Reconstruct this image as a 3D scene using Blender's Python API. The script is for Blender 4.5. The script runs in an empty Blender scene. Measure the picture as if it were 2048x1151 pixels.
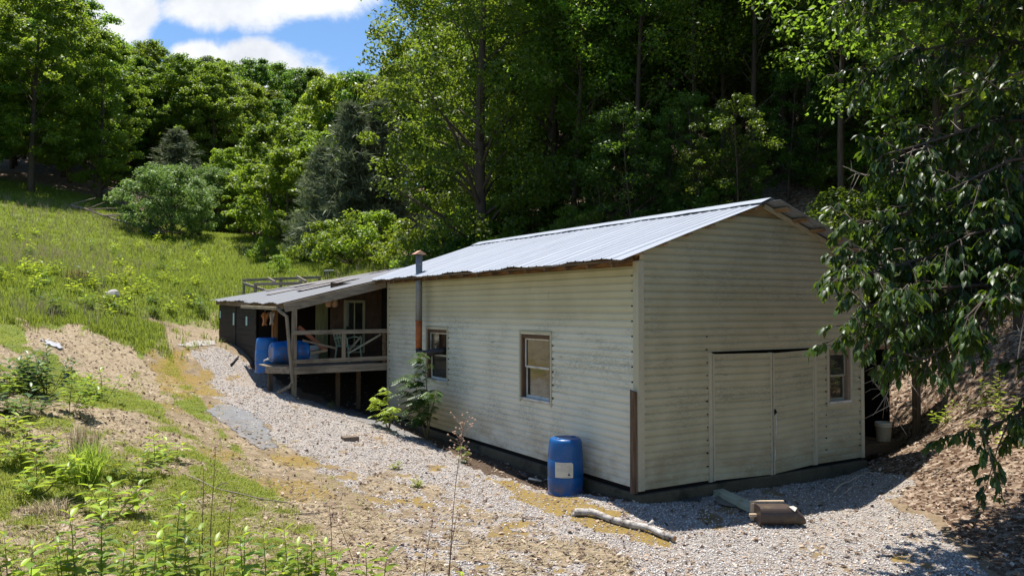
import bpy, math, random
import numpy as np
from mathutils import Vector, Matrix

S = bpy.context.scene
COL = S.collection
rnd = random.Random(11)
rng = np.random.default_rng(11)
PI = math.pi

# ---------------------------------------------------------------- camera, sky, sun, exposure
CZ, FPX, PITCH = 2.94, 1575.5, 0.0259
cd = bpy.data.cameras.new('camera')
cd.sensor_width = 36.0
cd.lens = 36.0 * FPX / 2048.0
cd.clip_end = 1000.0
cam = bpy.data.objects.new('camera', cd)
cam.location = (0, 0, CZ)
cam.rotation_euler = (PI / 2 + PITCH, 0, 0)
COL.objects.link(cam)
S.camera = cam

SUN_EL, SUN_AZ = math.radians(74.0), math.radians(-30.7)
sunv = Vector((math.sin(SUN_AZ) * math.cos(SUN_EL), math.cos(SUN_AZ) * math.cos(SUN_EL), math.sin(SUN_EL)))
sl = bpy.data.lights.new('sun', 'SUN')
sl.energy = 5.0
sl.angle = math.radians(0.5)
sl.color = (1.0, 0.95, 0.87)
so = bpy.data.objects.new('sun', sl)
so.rotation_euler = sunv.to_track_quat('Z', 'Y').to_euler()
so.location = (-10, 20, 60)
COL.objects.link(so)

S.view_settings.view_transform = 'Standard'
S.view_settings.look = 'None'
S.view_settings.exposure = 0.86
S.view_settings.gamma = 1.0
S.view_settings.use_curve_mapping = False
S.cycles.max_bounces = 7
S.cycles.diffuse_bounces = 4
S.cycles.transmission_bounces = 4
S.cycles.glossy_bounces = 3
S.cycles.sample_clamp_indirect = 6.0


# ---------------------------------------------------------------- node helpers
def N(nt, kind, _ins=None, **kw):
    """a node; keyword X sets input X (value or link), _x sets the attribute x"""
    n = nt.nodes.new('ShaderNode' + kind)
    for k, v in kw.items():
        if k.startswith('_'):
            setattr(n, k[1:], v)
    for k, v in list(kw.items()) + list((_ins or {}).items()):
        if isinstance(k, str) and k.startswith('_'):
            continue
        i = n.inputs[k.replace('__', ' ') if isinstance(k, str) else k]
        if isinstance(v, bpy.types.NodeSocket):
            nt.links.new(v, i)
        else:
            if isinstance(v, tuple) and len(v) == 3 and i.type == 'RGBA':
                v = v + (1.0,)
            i.default_value = v
    return n


def noise(nt, scale, detail=4.0, rough=0.55, vec=None, dist=0.0):
    kw = dict(Scale=scale, Detail=detail, Roughness=rough, Distortion=dist)
    if vec is not None:
        kw['Vector'] = vec
    return N(nt, 'TexNoise', **kw).outputs['Fac']


def mixc(nt, fac, a, b, mode='MIX'):
    return N(nt, 'MixRGB', _blend_type=mode, Fac=fac, Color1=a, Color2=b).outputs[0]


def mth(nt, op, a, b=0.0, clamp=False):
    return N(nt, 'Math', {0: a, 1: b}, _operation=op, _use_clamp=clamp).outputs[0]


def smooth(nt, v, a, b, c=0.0, d=1.0):
    n = N(nt, 'MapRange', {'Value': v, 'From Min': a, 'From Max': b, 'To Min': c, 'To Max': d}, _interpolation_type='SMOOTHSTEP')
    return n.outputs[0]


def ramp(nt, fac, stops):
    n = N(nt, 'ValToRGB', Fac=fac)
    e = n.color_ramp.elements
    while len(e) < len(stops):
        e.new(0.5)
    for k, (p, c) in enumerate(stops):
        e[k].position = p
        e[k].color = tuple(c) + (1.0,)
    return n.outputs['Color']


def bump(nt, h, dist=0.02, strength=1.0, normal=None):
    kw = dict(Height=h, Distance=dist, Strength=strength)
    if normal is not None:
        kw['Normal'] = normal
    return N(nt, 'Bump', **kw).outputs[0]


def newmat(name):
    m = bpy.data.materials.new(name)
    m.use_nodes = True
    m.node_tree.nodes.clear()
    return m, m.node_tree


def finish(nt, shader):
    nt.links.new(shader, N(nt, 'OutputMaterial').inputs[0])


def bsdf(nt, color, rough=0.7, metallic=0.0, normal=None, spec=0.35):
    kw = {'Base Color': color, 'Roughness': rough, 'Metallic': metallic, 'Specular IOR Level': spec}
    if normal is not None:
        kw['Normal'] = normal
    return N(nt, 'BsdfPrincipled', kw).outputs[0]


def obj_co(nt):
    return N(nt, 'TexCoord').outputs['Object']


def pm(name, col, rough=0.7, var=0.3, scale=4.0, fine=40.0, metallic=0.0, spec=0.3, stretch=None, dirt=None, bmp=0.004):
    """weathered plain material: two noises vary the colour, optional dirt colour in patches"""
    m, nt = newmat(name)
    v = obj_co(nt)
    if stretch:
        v = N(nt, 'Mapping', Vector=v, Scale=stretch).outputs[0]
    a = noise(nt, scale, 5, 0.6, v)
    b = noise(nt, fine, 3, 0.6, v)
    f = mth(nt, 'ADD', mth(nt, 'MULTIPLY', a, 0.6), mth(nt, 'MULTIPLY', b, 0.4))
    c = ramp(nt, f, [(0.25, [x * (1 - var) for x in col]), (0.75, [min(1, x * (1 + var)) for x in col])])
    if dirt:
        c = mixc(nt, smooth(nt, noise(nt, scale * 0.8, 6, 0.7, v), 0.5, 0.68), c, dirt)
    finish(nt, bsdf(nt, c, rough, metallic, bump(nt, f, bmp), spec))
    return m


def wood(name, col, dark, scale=1.0, axis=0):
    """grain runs along the object's local axis"""
    m, nt = newmat(name)
    st = [14.0, 14.0, 14.0]
    st[axis] = 0.9
    v = N(nt, 'Mapping', Vector=obj_co(nt), Scale=tuple(x * scale for x in st)).outputs[0]
    g = noise(nt, 2.0, 6, 0.65, v)
    p = noise(nt, 2.0, 4, 0.6, obj_co(nt))
    c = ramp(nt, g, [(0.3, dark), (0.55, col), (0.8, [min(1, x * 1.25) for x in col])])
    c = mixc(nt, smooth(nt, p, 0.5, 0.75, 0, 0.7), c, tuple(dark))
    finish(nt, bsdf(nt, c, 0.8, 0, bump(nt, g, 0.006), 0.2))
    return m


def leafmat(name, dark, light, trans, tfac=0.4, rough=0.45, spec=0.4, huev=0.02):
    """leaf: per-leaf colour, a little light passes through"""
    m, nt = newmat(name)
    isl = N(nt, 'NewGeometry').outputs['Random Per Island']
    orn = N(nt, 'ObjectInfo').outputs['Random']
    c = ramp(nt, isl, [(0.0, dark), (0.75, light), (1.0, [min(1, x * 1.5) for x in light])])
    h = mth(nt, 'ADD', mth(nt, 'MULTIPLY', orn, huev * 2), 0.5 - huev)
    val = mth(nt, 'ADD', mth(nt, 'MULTIPLY', mth(nt, 'FRACT', mth(nt, 'MULTIPLY', orn, 7.31)), 0.5), 0.75)
    c = N(nt, 'HueSaturation', Hue=h, Value=val, Color=c).outputs[0]
    t = N(nt, 'HueSaturation', Hue=h, Value=val, Color=mixc(nt, mth(nt, 'MULTIPLY', isl, 0.6), trans, [x * 0.55 for x in trans] + [1.0])).outputs[0]
    a = bsdf(nt, c, rough, 0, None, spec)
    b = N(nt, 'BsdfTranslucent', Color=t).outputs[0]
    finish(nt, N(nt, 'MixShader', {0: tfac, 1: a, 2: b}).outputs[0])
    return m


# ---------------------------------------------------------------- world: physical sky with clouds
W = bpy.data.worlds.new('World')
S.world = W
W.use_nodes = True
wt = W.node_tree
wt.nodes.clear()
sky = N(wt, 'TexSky', _sky_type='NISHITA')
sky.sun_disc = False
sky.sun_elevation = SUN_EL
sky.sun_rotation = SUN_AZ
sky.altitude = 800
sky.air_density = 1.0
sky.dust_density = 0.6
sky.ozone_density = 2.0
skyb = N(wt, 'Background', Color=N(wt, 'HueSaturation', Saturation=1.15, Color=sky.outputs[0]).outputs[0], Strength=0.098)
sep = N(wt, 'SeparateXYZ', Vector=N(wt, 'TexCoord').outputs['Generated'])
yy = mth(wt, 'MAXIMUM', sep.outputs[1], 0.04)
aa = mth(wt, 'DIVIDE', sep.outputs[0], yy)
bb = mth(wt, 'DIVIDE', sep.outputs[2], yy)
ab = N(wt, 'CombineXYZ', X=aa, Y=bb, Z=0.0).outputs[0]
nz = noise(wt, 9.0, 9, 0.6, ab, 0.3)
blob = None
for (px, py, rx, ry) in [(470, 5, 150, 62), (600, -12, 130, 50), (225, 15, 85, 75), (490, 125, 165, 60), (600, 165, 120, 48), (395, 105, 75, 34)]:
    da = mth(wt, 'DIVIDE', mth(wt, 'SUBTRACT', aa, (px - 1024) / FPX), rx / FPX)
    db = mth(wt, 'DIVIDE', mth(wt, 'SUBTRACT', bb, (616 - py) / FPX), ry / FPX)
    d = mth(wt, 'SQRT', mth(wt, 'ADD', mth(wt, 'MULTIPLY', da, da), mth(wt, 'MULTIPLY', db, db)))
    q = mth(wt, 'SUBTRACT', 1.0, d)
    blob = q if blob is None else mth(wt, 'MAXIMUM', blob, q)
blob = mth(wt, 'MAXIMUM', blob, -0.62)
msk = smooth(wt, mth(wt, 'ADD', blob, mth(wt, 'MULTIPLY', mth(wt, 'SUBTRACT', nz, 0.5), 2.0)), -0.10, 0.36)
cshade = ramp(wt, noise(wt, 6.0, 6, 0.6, N(wt, 'Mapping', Vector=ab, Location=(0.03, 0.05, 0)).outputs[0]), [(0.3, (0.62, 0.66, 0.75)), (0.55, (0.95, 0.97, 1.0))])
cloud = N(wt, 'Background', Color=cshade, Strength=0.6)
mx = N(wt, 'MixShader', {0: msk, 1: skyb.outputs[0], 2: cloud.outputs[0]})
wt.links.new(mx.outputs[0], N(wt, 'OutputWorld').inputs[0])

# ---------------------------------------------------------------- building frame and picking helpers
PSI = 0.5357
C0 = np.array([1.863, 11.6])
UU = np.array([-math.sin(PSI), math.cos(PSI)])      # along the long wall
WW = np.array([math.cos(PSI), math.sin(PSI)])       # along the gable wall


def ray(px, py):
    a = (px - 1024) / FPX
    b = (575.5 - py) / FPX
    return np.array([a, math.cos(PITCH) - b * math.sin(PITCH), math.sin(PITCH) + b * math.cos(PITCH)])


def at(px, py, D):
    d = ray(px, py)
    return np.array([0, 0, CZ]) + d * (D / d[1])


def loc(p):
    r = np.array([p[0], p[1]]) - C0
    return (float(r @ WW), float(r @ UU), float(p[2]))


def wor(t, s, z):
    p = C0 + WW * t + UU * s
    return Vector((p[0], p[1], z))


def on_s(px, py, s0):
    d = ray(px, py)
    k = (s0 + C0 @ UU) / (d[:2] @ UU)
    return loc(np.array([0, 0, CZ]) + d * k)


def on_t(px, py, t0):
    d = ray(px, py)
    k = (t0 + C0 @ WW) / (d[:2] @ WW)
    return loc(np.array([0, 0, CZ]) + d * k)


def vnoise(x, y, scale, seed=0):
    x = np.asarray(x, float) * scale + seed * 17.31
    y = np.asarray(y, float) * scale + seed * 9.77
    xi, yi = np.floor(x), np.floor(y)
    fx, fy = x - xi, y - yi
    fx, fy = fx * fx * (3 - 2 * fx), fy * fy * (3 - 2 * fy)

    def hsh(a, b):
        v = np.sin(a * 127.1 + b * 311.7 + seed * 3.3) * 43758.5453
        return v - np.floor(v)
    return (hsh(xi, yi) * (1 - fx) + hsh(xi + 1, yi) * fx) * (1 - fy) + (hsh(xi, yi + 1) * (1 - fx) + hsh(xi + 1, yi + 1) * fx) * fy


def fbm(x, y, scale, seed=0, oct=4):
    r = 0
    a = 0.5
    tot = 0
    for k in range(oct):
        r = r + a * vnoise(x, y, scale * 2 ** k, seed + k)
        tot += a
        a *= 0.55
    return r / tot


def sstep(v, a, b):
    q = np.clip((v - a) / (b - a), 0, 1)
    return q * q * (3 - 2 * q)


# ---------------------------------------------------------------- terrain height: smooth surface through surveyed points
_P = []
for (px, py, D) in [(1280, 1000, 11.5), (1727, 935, 14.2), (1131, 985, 12.6), (1400, 1151, 8.66), (2048, 1151, 8.5), (1024, 1151, 8.66), (700, 1151, 8.36),
                    (300, 1151, 7.62), (0, 1151, 7.18), (600, 900, 14.4), (480, 850, 15.75), (430, 760, 20), (508, 736, 21.4), (350, 690, 26), (420, 640, 30),
                    (428, 687, 26.6), (590, 790, 18.8), (610, 800, 18.8), (300, 760, 18), (150, 700, 18), (0, 700, 16), (0, 860, 11), (150, 950, 10.5), (300, 950, 11), (0, 1000, 9),
                    (200, 830, 13.5), (300, 650, 24), (230, 600, 28), (0, 600, 24), (0, 500, 36), (0, 400, 58), (130, 414, 60), (270, 440, 64), (480, 473, 75),
                    (300, 550, 38), (450, 540, 45), (600, 505, 52), (560, 562, 36), (700, 515, 42), (800, 525, 36), (2048, 900, 12), (2048, 800, 13.5),
                    (2048, 650, 16), (1900, 850, 14.5), (1900, 720, 18), (1800, 900, 14.3), (2048, 1000, 10.5), (1880, 780, 16), (1300, 440, 30),
                    (1000, 480, 36), (1700, 410, 25), (2000, 350, 26), (1350, 330, 45), (1850, 290, 34), (1500, 150, 60), (1120, 430, 42)]:
    _P.append(at(px, py, D))
for (t, s, z) in [(0, 0, 0.1), (0, -0.6, 0.03), (2.5, -0.3, 0.05), (5.2, 0, 0.06), (2.5, -1.6, 0.0), (-0.83, 5, 0.15), (-0.25, 5, 0.08), (-0.3, 9.7, 0.2), (-2.07, 10.05, 0.75),
                  (-1, 10.5, 0.35), (5.6, 4, 0.3), (6.2, 9, 1.2), (0, 12, 0.7), (3, 12, 1.0), (7.6, 0.5, 0.28), (3, 3, 0.1)]:
    _P.append(np.array(wor(t, s, z)))
for p in [(40, 70, 32), (-60, 80, 18), (-60, 110, 26), (-20, 110, 17.5), (0, 80, 15.5), (0, 120, 24), (40, 120, 45), (-33, 110, 17.5), (-39, 75, 14.5), (-8, 60, 11.5), (-4, 70, 14),
          (0, 0, 0.3), (-5, 0, 0.6), (5, 0, 0), (0, -10, 0), (-15, 5, 1.3), (-12, 10, 1.9), (14, 5, 0.8), (22, 14, 5), (-30, 20, 5), (-40, 40, 9), (60, 60, 33), (80, 120, 52),
          (-90, 60, 20), (40, 30, 14), (10, 78, 25), (22, 78, 31), (8, 100, 33), (-90, 110, 30), (-60, -10, 5), (60, -10, 15), (-20, 150, 22), (60, 150, 50), (-80, 150, 36), (30, 45, 17)]:
    _P.append(np.array(p, float))
_P = np.array(_P)
_n = len(_P)


def _U(r2):
    return np.where(r2 > 0, r2 * np.log(np.maximum(r2, 1e-9)), 0)


_A = np.zeros((_n + 3, _n + 3))
_d2 = ((_P[:, None, :2] - _P[None, :, :2]) ** 2).sum(-1)
_A[:_n, :_n] = _U(_d2) + np.eye(_n) * 0.4
_A[:_n, _n] = 1
_A[:_n, _n + 1:] = _P[:, :2]
_A[_n, :_n] = 1
_A[_n + 1:, :_n] = _P[:, :2].T
_w = np.linalg.solve(_A, np.concatenate([_P[:, 2], np.zeros(3)]))


def height(x, y, detail=True):
    x = np.atleast_1d(np.asarray(x, float))
    y = np.atleast_1d(np.asarray(y, float))
    out = np.empty(x.shape)
    for k in range(0, len(x), 20000):
        a, b = np.clip(x[k:k + 20000], -95, 90), np.clip(y[k:k + 20000], -12, 155)
        d2 = (a[:, None] - _P[None, :, 0]) ** 2 + (b[:, None] - _P[None, :, 1]) ** 2
        out[k:k + 20000] = _U(d2) @ _w[:_n] + _w[_n] + a * _w[_n + 1] + b * _w[_n + 2]
    rx, ry = x - C0[0], y - C0[1]
    t, s = rx * WW[0] + ry * WW[1], rx * UU[0] + ry * UU[1]
    m = sstep(np.minimum(np.minimum(t + 0.3, 5.5 - t), np.minimum(s + 0.1, 10.0 - s)), 0, 0.5)
    out = out * (1 - m) + np.minimum(out, 0.12) * m
    if detail:
        left = sstep(-t, 4.0, 7.0)
        out = out + (fbm(x, y, 0.9, 3) - 0.5) * (0.05 + 0.22 * left) + (fbm(x, y, 5.0, 5, 3) - 0.5) * (0.02 + 0.05 * left)
    return out


def h1(x, y):
    return float(height([x], [y])[0])


def G(px, py, d0=4.0):
    """where the sight line through a picture point meets the terrain"""
    d = ray(px, py)
    k = np.concatenate([np.arange(d0, 40, 0.06), np.arange(40, 170, 0.3)])
    P = np.array([0, 0, CZ])[None] + d[None] * k[:, None]
    hh = height(P[:, 0], P[:, 1])
    i = np.argmax(P[:, 2] < hh)
    if not (P[:, 2] < hh).any():
        i = len(k) - 1
    return Vector((P[i, 0], P[i, 1], hh[i]))


def project(x, y, z):
    cp, sp = math.cos(PITCH), math.sin(PITCH)
    dz = z - CZ
    f = y * cp + dz * sp
    u = -y * sp + dz * cp
    f = np.where(f < 0.5, 0.5, f)
    return 1024 + FPX * x / f, 575.5 - FPX * u / f


def inpoly(px, py, poly):
    r = np.zeros(px.shape, bool)
    n = len(poly)
    for i in range(n):
        (x1, y1), (x2, y2) = poly[i], poly[(i + 1) % n]
        c = ((y1 > py) != (y2 > py)) & (px < (x2 - x1) * (py - y1) / ((y2 - y1) if y2 != y1 else 1e-9) + x1)
        r ^= c
    return r


POLY = {
    'gravel': [(380, 700), (430, 692), (520, 740), (600, 793), (760, 850), (880, 900), (1000, 932), (1130, 990), (1280, 1010), (1420, 985), (1730, 935), (1830, 955),
               (1770, 1000), (1850, 1050), (1930, 1120), (2000, 1200), (2200, 1700), (2200, 2600), (300, 2600), (640, 1151), (790, 1040), (690, 970), (590, 905), (480, 850), (430, 800), (415, 750)],
    'thin': [(600, 1151), (690, 970), (790, 940), (900, 985), (1040, 1030), (1180, 1080), (1280, 1151), (1300, 1500), (500, 1500)],
    'moss': [(340, 700), (400, 700), (420, 740), (450, 800), (440, 830), (390, 800), (330, 780), (300, 740)],
    'moss2': [(950, 945), (1020, 960), (1130, 1000), (1240, 1035), (1340, 1075), (1330, 1095), (1200, 1060), (1060, 1005)],
    'moss3': [(520, 900), (580, 890), (660, 915), (640, 940), (560, 925)],
    'mound': [(60, 665), (150, 648), (270, 695), (285, 730), (230, 765), (160, 760), (110, 710), (40, 690)],
    'bare': [(110, 832), (180, 815), (280, 820), (330, 840), (280, 860), (160, 858)],
    'bare2': [(0, 985), (120, 985), (260, 1010), (420, 985), (640, 1000), (760, 1060), (640, 1140), (300, 1180), (0, 1180)],
    'path': [(385, 645), (435, 615), (440, 690), (360, 690), (320, 720), (300, 700), (340, 660)],
    'ditch': [(300, 690), (330, 720), (310, 760), (370, 830), (480, 905), (640, 970), (760, 1050), (700, 1080), (560, 1000), (400, 900), (290, 780), (280, 720)],
    'litter': [(1755, 985), (1735, 940), (1730, 880), (1745, 700), (1600, 430), (1800, 300), (2700, 100), (2700, 2600), (2250, 2600), (2230, 1700), (2020, 1195), (1945, 1110), (1860, 1040), (1785, 990)],
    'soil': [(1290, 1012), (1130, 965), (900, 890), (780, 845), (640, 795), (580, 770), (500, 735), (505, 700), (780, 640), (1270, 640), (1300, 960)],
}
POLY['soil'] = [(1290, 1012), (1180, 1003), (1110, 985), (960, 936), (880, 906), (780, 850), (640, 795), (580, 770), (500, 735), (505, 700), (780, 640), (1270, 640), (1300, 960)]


def masks(x, y, z):
    """ground cover at world points: gravel, moss, grass, litter, straw, soil in 0..1"""
    px, py = project(x, y, z)
    sc = np.clip(160.0 / np.maximum(y, 3.0), 2, 26)
    jx = px + (fbm(x, y, 0.7, 21) - 0.5) * sc * 5 + (fbm(x, y, 4.0, 22) - 0.5) * sc * 2.5
    jy = py + (fbm(x, y, 0.7, 23) - 0.5) * sc * 2.5 + (fbm(x, y, 4.0, 24) - 0.5) * sc * 1.3
    I = {k: inpoly(jx, jy, p).astype(float) for k, p in POLY.items()}
    n1, n2, n3 = fbm(x, y, 0.55, 31), fbm(x, y, 2.2, 32), fbm(x, y, 1.1, 33)
    front = (y > 2)
    rx, ry = x - C0[0], y - C0[1]
    t, s = rx * WW[0] + ry * WW[1], rx * UU[0] + ry * UU[1]
    gravel = I['gravel'] * np.where(I['thin'] > 0, 0.12 + 0.68 * sstep(n2 + 0.6 * (fbm(x, y, 7.0, 35) - 0.5), 0.42, 0.62), 1.0)
    gravel *= (1 - 0.75 * sstep(n2, 0.62, 0.72)) * (1 - 0.8 * I['moss2'])
    moss = np.maximum.reduce([I['moss'] * sstep(n2, 0.3, 0.5), I['moss2'] * sstep(n2, 0.22, 0.4), I['moss3'] * sstep(n2, 0.36, 0.55), I['gravel'] * sstep(n2 + 0.06 * I['thin'], 0.68, 0.76) * 0.7,
                              I['ditch'] * sstep(n3, 0.5, 0.65) * 0.7])
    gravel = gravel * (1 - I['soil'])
    forest = sstep(t + np.maximum(0, s - 20) * -0.0, 6.3, 8.0) * (s < 30) + sstep(t - (s - 30) * 0.02, 8.0, 11.0) * (s >= 30)
    forest = np.maximum(forest, sstep(s + 0.35 * t, 66, 70) * 1.0)
    litter = np.clip(np.maximum(I['litter'], forest), 0, 1)
    litter = litter * np.where((s < -1.5) & (t > 0), 0.75, 1.0)
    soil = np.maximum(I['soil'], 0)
    straw = np.maximum.reduce([I['mound'], I['bare'], I['bare2'] * 0.7 * sstep(n2, 0.46, 0.62), 0.75 * (1 - I['gravel']) * (s < 14) * (t < -3) * sstep(n3 + 0.6 * (n2 - 0.5) + 0.35 * (fbm(x, y, 6.0, 36) - 0.5), 0.46, 0.34), I['path'] * 0.55, I['ditch'] * 0.35, 0.6 * I['thin'] * sstep(n2, 0.62, 0.42)])
    grass = (1 - np.clip(gravel + I['gravel'] + litter + soil, 0, 1)) * (1 - 0.95 * np.clip(straw, 0, 1))
    near = sstep(-(s - 13) - 0.9 * (t + 6) * 0, -2, 3)           # close to the drive the grass is patchy
    grass *= np.where(s < 14, 0.42 + 0.56 * sstep(n3 + 0.6 * (n2 - 0.5) + 0.35 * (fbm(x, y, 6.0, 36) - 0.5), 0.40, 0.58), 1.0)
    grass *= np.where((t > -4.6) & (s < 21.5), 0.12, 1.0)
    grass *= np.where((t > -3.0) & (t < 9) & (s < 20), 0.0, 1.0)
    grass *= np.where(I['ditch'] > 0, 0.35, 1.0)
    return dict(gravel=gravel, moss=moss * (1 - litter), grass=np.clip(grass, 0, 1), litter=litter * (1 - gravel), straw=straw, soil=soil, t=t, s=s, px=px, py=py)


# ---------------------------------------------------------------- mesh helpers
def np_mesh(name, V, Fa):
    V = np.ascontiguousarray(V, dtype=np.float32)
    Fa = np.ascontiguousarray(Fa, dtype=np.int32)
    k = Fa.shape[1]
    me = bpy.data.meshes.new(name)
    me.vertices.add(len(V))
    me.vertices.foreach_set('co', V.ravel())
    me.loops.add(Fa.size)
    me.loops.foreach_set('vertex_index', Fa.ravel())
    me.polygons.add(len(Fa))
    me.polygons.foreach_set('loop_start', np.arange(0, Fa.size, k, dtype=np.int32))
    me.update(calc_edges=True)
    return me


def setm(me, mat, smooth=False):
    me.materials.append(mat)
    if smooth:
        me.polygons.foreach_set('use_smooth', np.ones(len(me.polygons), bool))
    return me


def link(name, me, parent=None):
    o = bpy.data.objects.new(name, me)
    COL.objects.link(o)
    if parent is not None:
        o.parent = parent
    return o


def tag(o, label=None, cat=None, group=None, kind=None):
    if label:
        o['label'] = label
    if cat:
        o['category'] = cat
    if group:
        o['group'] = group
    if kind:
        o['kind'] = kind
    return o


def thing(name, label, cat, p, rz=0.0, group=None):
    o = bpy.data.objects.new(name, None)
    o.empty_display_size = 0.2
    COL.objects.link(o)
    o.location = p
    o.rotation_euler = (0, 0, rz)
    return tag(o, label, cat, group)


class MB:
    def __init__(s, off=(0, 0, 0)):
        s.v, s.f, s.off = [], [], off

    def add(s, vs, fs):
        b = len(s.v)
        s.v += [tuple(v) for v in vs]
        s.f += [tuple(b + i for i in f) for f in fs]
        return s

    def box(s, lo, hi):
        (a, b, c), (d, e, f) = lo, hi
        return s.add([(a, b, c), (d, b, c), (d, e, c), (a, e, c), (a, b, f), (d, b, f), (d, e, f), (a, e, f)],
                     [(3, 2, 1, 0), (4, 5, 6, 7), (0, 1, 5, 4), (1, 2, 6, 5), (2, 3, 7, 6), (3, 0, 4, 7)])

    def beam(s, p, q, w, h, up=(0, 0, 1)):
        p, q, up = Vector(p), Vector(q), Vector(up)
        d = (q - p).normalized()
        r = d.cross(up)
        if r.length < 1e-4:
            r = d.cross(Vector((1, 0, 0)))
        r.normalize()
        n = r.cross(d).normalized()
        vs = []
        for c in (p, q):
            for (a, b) in ((-1, -1), (1, -1), (1, 1), (-1, 1)):
                vs.append(c + r * (a * w / 2) + n * (b * h / 2))
        return s.add(vs, [(0, 1, 2, 3), (7, 6, 5, 4), (0, 4, 5, 1), (1, 5, 6, 2), (2, 6, 7, 3), (3, 7, 4, 0)])

    def tube(s, pts, rad, n=6, cap=True):
        pts = [Vector(p) for p in pts]
        if not hasattr(rad, '__len__'):
            rad = [rad] * len(pts)
        vs, fs = [], []
        pr = None
        for i, p in enumerate(pts):
            d = (pts[min(i + 1, len(pts) - 1)] - pts[max(i - 1, 0)])
            d = d.normalized() if d.length > 1e-9 else Vector((0, 0, 1))
            if pr is None:
                a = d.orthogonal().normalized()
            else:
                a = pr - d * pr.dot(d)
                a = a.normalized() if a.length > 1e-6 else d.orthogonal().normalized()
            pr = a
            b = d.cross(a)
            for k in range(n):
                an = 2 * PI * k / n
                vs.append(p + (a * math.cos(an) + b * math.sin(an)) * rad[i])
        for i in range(len(pts) - 1):
            for k in range(n):
                k2 = (k + 1) % n
                fs.append((i * n + k, i * n + k2, (i + 1) * n + k2, (i + 1) * n + k))
        if cap:
            fs.append(tuple(range(n - 1, -1, -1)))
            fs.append(tuple((len(pts) - 1) * n + k for k in range(n)))
        return s.add(vs, fs)

    def lathe(s, prof, n=32, M=None):
        vs, fs = [], []
        for (r, z) in prof:
            for k in range(n):
                a = 2 * PI * k / n
                v = Vector((max(r, 1e-4) * math.cos(a), max(r, 1e-4) * math.sin(a), z))
                vs.append(M @ v if M else v)
        for i in range(len(prof) - 1):
            for k in range(n):
                k2 = (k + 1) % n
                fs.append((i * n + k, i * n + k2, (i + 1) * n + k2, (i + 1) * n + k))
        return s.add(vs, fs)

    def build(s, name, mat, parent=None, smooth=False, bev=0.0, solid=0.0):
        me = bpy.data.meshes.new(name)
        o = s.off
        me.from_pydata([(v[0] - o[0], v[1] - o[1], v[2] - o[2]) for v in s.v], [], s.f)
        setm(me, mat, smooth)
        me.update()
        ob = link(name, me, parent)
        if solid:
            md = ob.modifiers.new('solid', 'SOLIDIFY')
            md.thickness = solid
        if bev:
            md = ob.modifiers.new('bevel', 'BEVEL')
            md.width = bev
            md.segments = 2
            md.limit_method = 'ANGLE'
        return ob


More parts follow.
